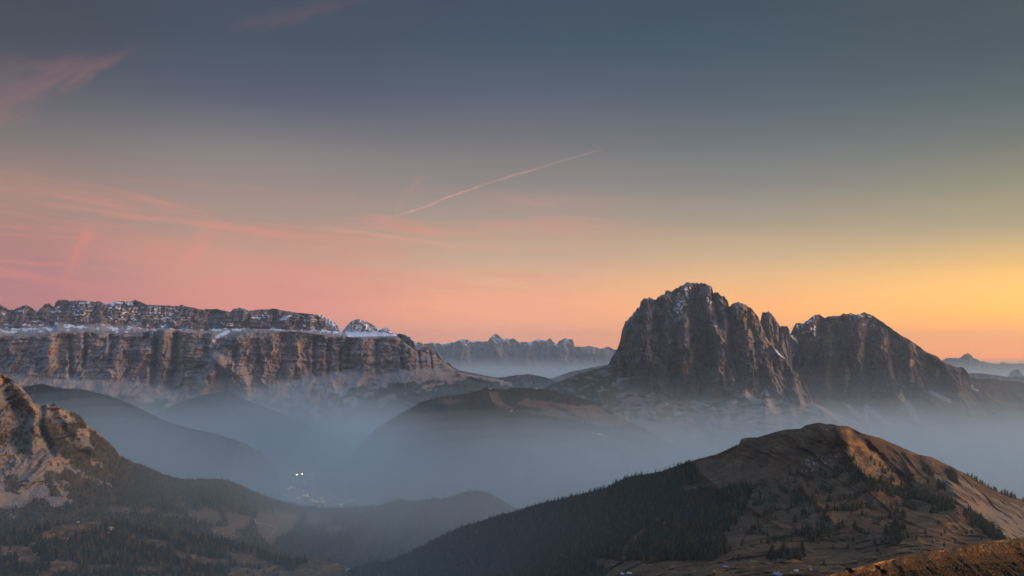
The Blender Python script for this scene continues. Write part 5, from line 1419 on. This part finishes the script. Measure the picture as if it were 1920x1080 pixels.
# grass tufts on the near ridge
gd = (near.PY < 1082) * np.where(nb_ < 1.1, 1.0, 0.12)
P, tot = near.scatter(26000, gd, rs)
V = np.zeros((len(P), 9, 3), np.float32)
x, y, zz = world_of(P[:, 0], P[:, 1], P[:, 2])
for bl in range(3):
    a = rs.uniform(0, 6.28, len(P))
    hh = rs.uniform(0.18, 0.5, len(P))
    ox, oy = rs.normal(0, .15, len(P)), rs.normal(0, .15, len(P))
    wv = rs.uniform(0.05, 0.12, len(P))
    for k, sgn in ((0, -1), (1, 1)):
        V[:, bl * 3 + k] = np.stack([x + ox + sgn * wv * np.cos(a), y + oy + sgn * wv * np.sin(a), zz - 0.05], -1)
    V[:, bl * 3 + 2] = np.stack([x + ox + rs.normal(.1, .12, len(P)), y + oy + rs.normal(0, .1, len(P)), zz + hh], -1)
M_GRASS = leaf_mat('dry grass blades', (0.20, 0.11, 0.045), (0.46, 0.28, 0.12), (0.60, 0.40, 0.20))
tag(mesh_np('grass', V.reshape(-1, 3), [np.arange(len(P) * 9).reshape(-1, 3)], [M_GRASS], {'tint': np.repeat(rs.beta(1.5, 1.5, len(P)), 9)}, False), 'dry tawny grass on the near ridge', 'grass', kind='stuff')


# ------------------------------------------------------------------ the person in red on the near ridge
def skin_body(name, joints, edges, radii, mat, parent, sub=2):
    me = bpy.data.meshes.new(name)
    me.from_pydata(joints, edges, [])
    o = bpy.data.objects.new(name, me)
    COL.objects.link(o)
    sk = o.modifiers.new('skin', 'SKIN')
    for v, r_ in zip(me.skin_vertices[0].data, radii):
        v.radius = (r_, r_)
    me.skin_vertices[0].data[0].use_root = True
    ss = o.modifiers.new('sub', 'SUBSURF')
    ss.levels = ss.render_levels = sub
    me.materials.append(mat)
    o.parent = parent
    return o


x, y, zz = near.at(1767, 1031.4)
per = bpy.data.objects.new('person', None)
COL.objects.link(per)
per.location = (x, y, zz)
per.rotation_euler = (0, 0, R(25))
tag(per, 'person in a red jacket and pale hat sitting on the ridge crest', 'person')
M_RED = plain_mat('red jacket', (0.55, 0.02, 0.03), 0.7)
M_SKIN = plain_mat('skin', (0.55, 0.36, 0.27), 0.6)
M_TROUSER = plain_mat('dark red trousers', (0.16, 0.02, 0.03), 0.8)
M_HAT = plain_mat('pale hat', (0.75, 0.68, 0.72), 0.8)
J = [(0, 0, .12), (0, -.02, .35), (0, 0, .56), (0, .01, .64), (0, -.01, .74), (0, -.02, .85),
     (-.1, -.02, .12), (-.14, -.42, .42), (-.14, -.62, .04), (-.14, -.78, .03), (.1, -.02, .12), (.15, -.40, .44), (.16, -.62, .04), (.16, -.78, .03),
     (-.2, 0, .54), (-.3, -.16, .36), (-.16, -.38, .40), (.2, 0, .54), (.3, -.16, .36), (.16, -.36, .42)]
Ed = [(0, 1), (1, 2), (2, 3), (3, 4), (4, 5), (0, 6), (6, 7), (7, 8), (8, 9), (0, 10), (10, 11), (11, 12), (12, 13), (2, 14), (14, 15), (15, 16), (2, 17), (17, 18), (18, 19)]
Rd = [.15, .15, .14, .055, .09, .07, .09, .07, .05, .04, .09, .07, .05, .04, .07, .055, .04, .07, .055, .04]
skin_body('body', J, Ed, Rd, M_SKIN, per)
jk = [(0, 0, .1), (0, -.02, .35), (0, 0, .56), (-.2, 0, .54), (-.3, -.16, .36), (-.18, -.34, .39), (.2, 0, .54), (.3, -.16, .36), (.18, -.32, .41), (0, .01, .62)]
skin_body('jacket', jk, [(0, 1), (1, 2), (2, 3), (3, 4), (4, 5), (2, 6), (6, 7), (7, 8), (2, 9)], [.2, .19, .18, .1, .08, .06, .1, .08, .06, .08], M_RED, per)
skin_body('trousers', [(0, 0, .12), (-.1, -.02, .12), (-.14, -.42, .42), (-.14, -.62, .1), (.1, -.02, .12), (.15, -.40, .44), (.16, -.62, .1)], [(0, 1), (1, 2), (2, 3), (0, 4), (4, 5), (5, 6)], [.16, .12, .09, .07, .12, .09, .07], M_TROUSER, per)
skin_body('hat', [(0, .0, .80), (0, 0, .88), (0, 0, .93)], [(0, 1), (1, 2)], [.115, .105, .05], M_HAT, per)

# ------------------------------------------------------------------ contrail, far above the mountains
cp = [(722, 413, 0.2), (740, 406, .5), (760, 400, .9), (785, 391, 1.0), (812, 383, 1.0), (825, 375, 1.0), (850, 366, 1.05), (880, 356, .95), (900, 349, .75), (920, 342, .55), (940, 336, .95), (960, 329, 1.25), (980, 324, 1.1), (1000, 319, .8), (1020, 312, .55), (1045, 304, .8), (1070, 297, .85), (1095, 290, .7), (1120, 283, .45), (1135, 279, .2)]
M_CON = bpy.data.materials.new('contrail ice')
M_CON.use_nodes = True
T = NT(M_CON.node_tree)
T.n.clear()
tcn = T.new('ShaderNodeTexCoord')
df = T.new('ShaderNodeBsdfDiffuse')
df.inputs[0].default_value = (0.95, 0.72, 0.66, 1)
tr = T.new('ShaderNodeBsdfTranslucent')
tr.inputs[0].default_value = (0.95, 0.70, 0.62, 1)
tp = T.new('ShaderNodeBsdfTransparent')
ad = T.new('ShaderNodeAddShader')
T.l.new(df.outputs[0], ad.inputs[0])
T.l.new(tr.outputs[0], ad.inputs[1])
mx = T.new('ShaderNodeMixShader')
al = T.new('ShaderNodeAttribute', attribute_name='thick').outputs['Fac']
nz = T.noise(T.scalevec(tcn.outputs['Object'], (1 / 420., 1 / 420., 1 / 200.)), 1.0, 6, 0.65)
T.l.new(T.math('MULTIPLY', al, T.smooth(nz, 0.34, 0.66, 0.0, 0.10)), mx.inputs[0])
T.l.new(tp.outputs[0], mx.inputs[1])
T.l.new(ad.outputs[0], mx.inputs[2])
out = T.new('ShaderNodeOutputMaterial')
T.l.new(mx.outputs[0], out.inputs[0])
cxs = np.array(cp)
tt = np.linspace(0, len(cp) - 1, 160)
cpx, cpy, cth = (np.interp(tt, np.arange(len(cp)), cxs[:, i]) for i in range(3))
Hc = 7000.0
cD = Hc * F / (HY - cpy)
C = np.stack([(cpx - CX) / F * cD, cD, np.full_like(cD, Hc)], -1)
tan = np.gradient(C, axis=0)
tan /= np.linalg.norm(tan, axis=1, keepdims=True)
side = np.cross(tan, (0, 0, 1.0))
side /= np.linalg.norm(side, axis=1, keepdims=True)
upv = np.cross(side, tan)
ang = np.linspace(0, 2 * math.pi, 12, endpoint=False)
rad = 44 * (0.45 + 0.55 * cth)
Vc = C[:, None] + rad[:, None, None] * (side[:, None] * np.cos(ang)[None, :, None] * 1.4 + upv[:, None] * np.sin(ang)[None, :, None])
ii = np.arange(160 * 12).reshape(160, 12)
Qc = np.stack([ii[:-1], np.roll(ii, -1, 1)[:-1], np.roll(ii, -1, 1)[1:], ii[1:]], -1).reshape(-1, 4)
tag(mesh_np('contrail', Vc.reshape(-1, 3), [Qc], [M_CON], {'thick': np.repeat(cth, 12)}), 'thin pink contrail slanting across the middle of the sky', 'contrail')


# ------------------------------------------------------------------ the air itself
def air(name, lo, hi, col, dens, aniso, label):
    o = boxes(name, [(lo[0], hi[0], lo[1], hi[1], lo[2], hi[2])], None)
    o.data.materials.clear()
    m = bpy.data.materials.new(name)
    m.use_nodes = True
    T = NT(m.node_tree)
    T.n.clear()
    v = T.new('ShaderNodeVolumePrincipled')
    v.inputs['Color'].default_value = (*col, 1)
    v.inputs['Density'].default_value = dens
    v.inputs['Anisotropy'].default_value = aniso
    out = T.new('ShaderNodeOutputMaterial')
    T.l.new(v.outputs[0], out.inputs['Volume'])
    o.data.materials.append(m)
    tag(o, label, 'haze', kind='stuff')
    return o


air('haze', (-46000, -3000, -3200), (46000, 41000, 980), HAZE_COL, HAZE_DENSITY, 0.45, 'thin blue evening haze between the mountains')
for i, (top, dn) in enumerate(MISTS):
    air('valley_mist', (-45000 + 10 * i, -2000 + 10 * i, -3000 + 10 * i), (45000 - 10 * i, 40500 - 10 * i, top), MIST_COL, dn, MIST_ANISO,
        ['thinnest, highest veil of the valley mist', 'second veil of mist below the highest one', 'third veil of mist at the foot of the cliffs', 'fourth veil of mist over the valley hills', 'fifth layer of mist over the wooded slopes', 'sixth layer of mist halfway down to the valley', 'lowest layer of mist lying on the valley floor'][i])


def bank_mesh(px, D, z, rx, ry, rz, dens, label):
    """a lens of mist: a closed, gently uneven ellipsoid"""
    nu, nv = 40, 20
    V, Fc = [], []
    for j in range(1, nv):
        ph = math.pi * j / nv
        for i in range(nu):
            th = 2 * math.pi * i / nu
            k = 1 + 0.10 * math.sin(3 * th + px) + 0.06 * math.sin(5 * th + D)
            V.append((rx * k * math.sin(ph) * math.cos(th), ry * k * math.sin(ph) * math.sin(th), rz * math.cos(ph)))
    V += [(0, 0, rz), (0, 0, -rz)]
    for j in range(nv - 2):
        for i in range(nu):
            a, b_ = j * nu + i, j * nu + (i + 1) % nu
            Fc.append((a, a + nu, b_ + nu, b_))
    t0, b0 = len(V) - 2, len(V) - 1
    for i in range(nu):
        Fc.append((t0, i, (i + 1) % nu))
        Fc.append((b0, (nv - 2) * nu + (i + 1) % nu, (nv - 2) * nu + i))
    m = bpy.data.materials.new('mist bank')
    m.use_nodes = True
    T = NT(m.node_tree)
    T.n.clear()
    v = T.new('ShaderNodeVolumePrincipled')
    v.inputs['Color'].default_value = (*MIST_COL, 1)
    v.inputs['Density'].default_value = dens
    v.inputs['Anisotropy'].default_value = MIST_ANISO
    out = T.new('ShaderNodeOutputMaterial')
    T.l.new(v.outputs[0], out.inputs['Volume'])
    o = pymesh('mist_bank', V, Fc, m)
    o.location = ((px - CX) / F * D, D, z)
    tag(o, label, 'haze', kind='stuff')


for px, D, z, rx, ry, rz, dens, lab in BANKS:          # each bank thins out toward its edge: shells inside shells
    for k, f in ((1.45, .16), (1.2, .22), (0.95, .28), (0.68, .34)):
        bank_mesh(px, D, z, rx * k, ry * k, rz * k, dens * f, ('thin outer veil of the ' if k > 1.4 else 'outer part of the ' if k > 1.1 else 'inner part of the ' if k > .8 else 'dense core of the ') + lab)
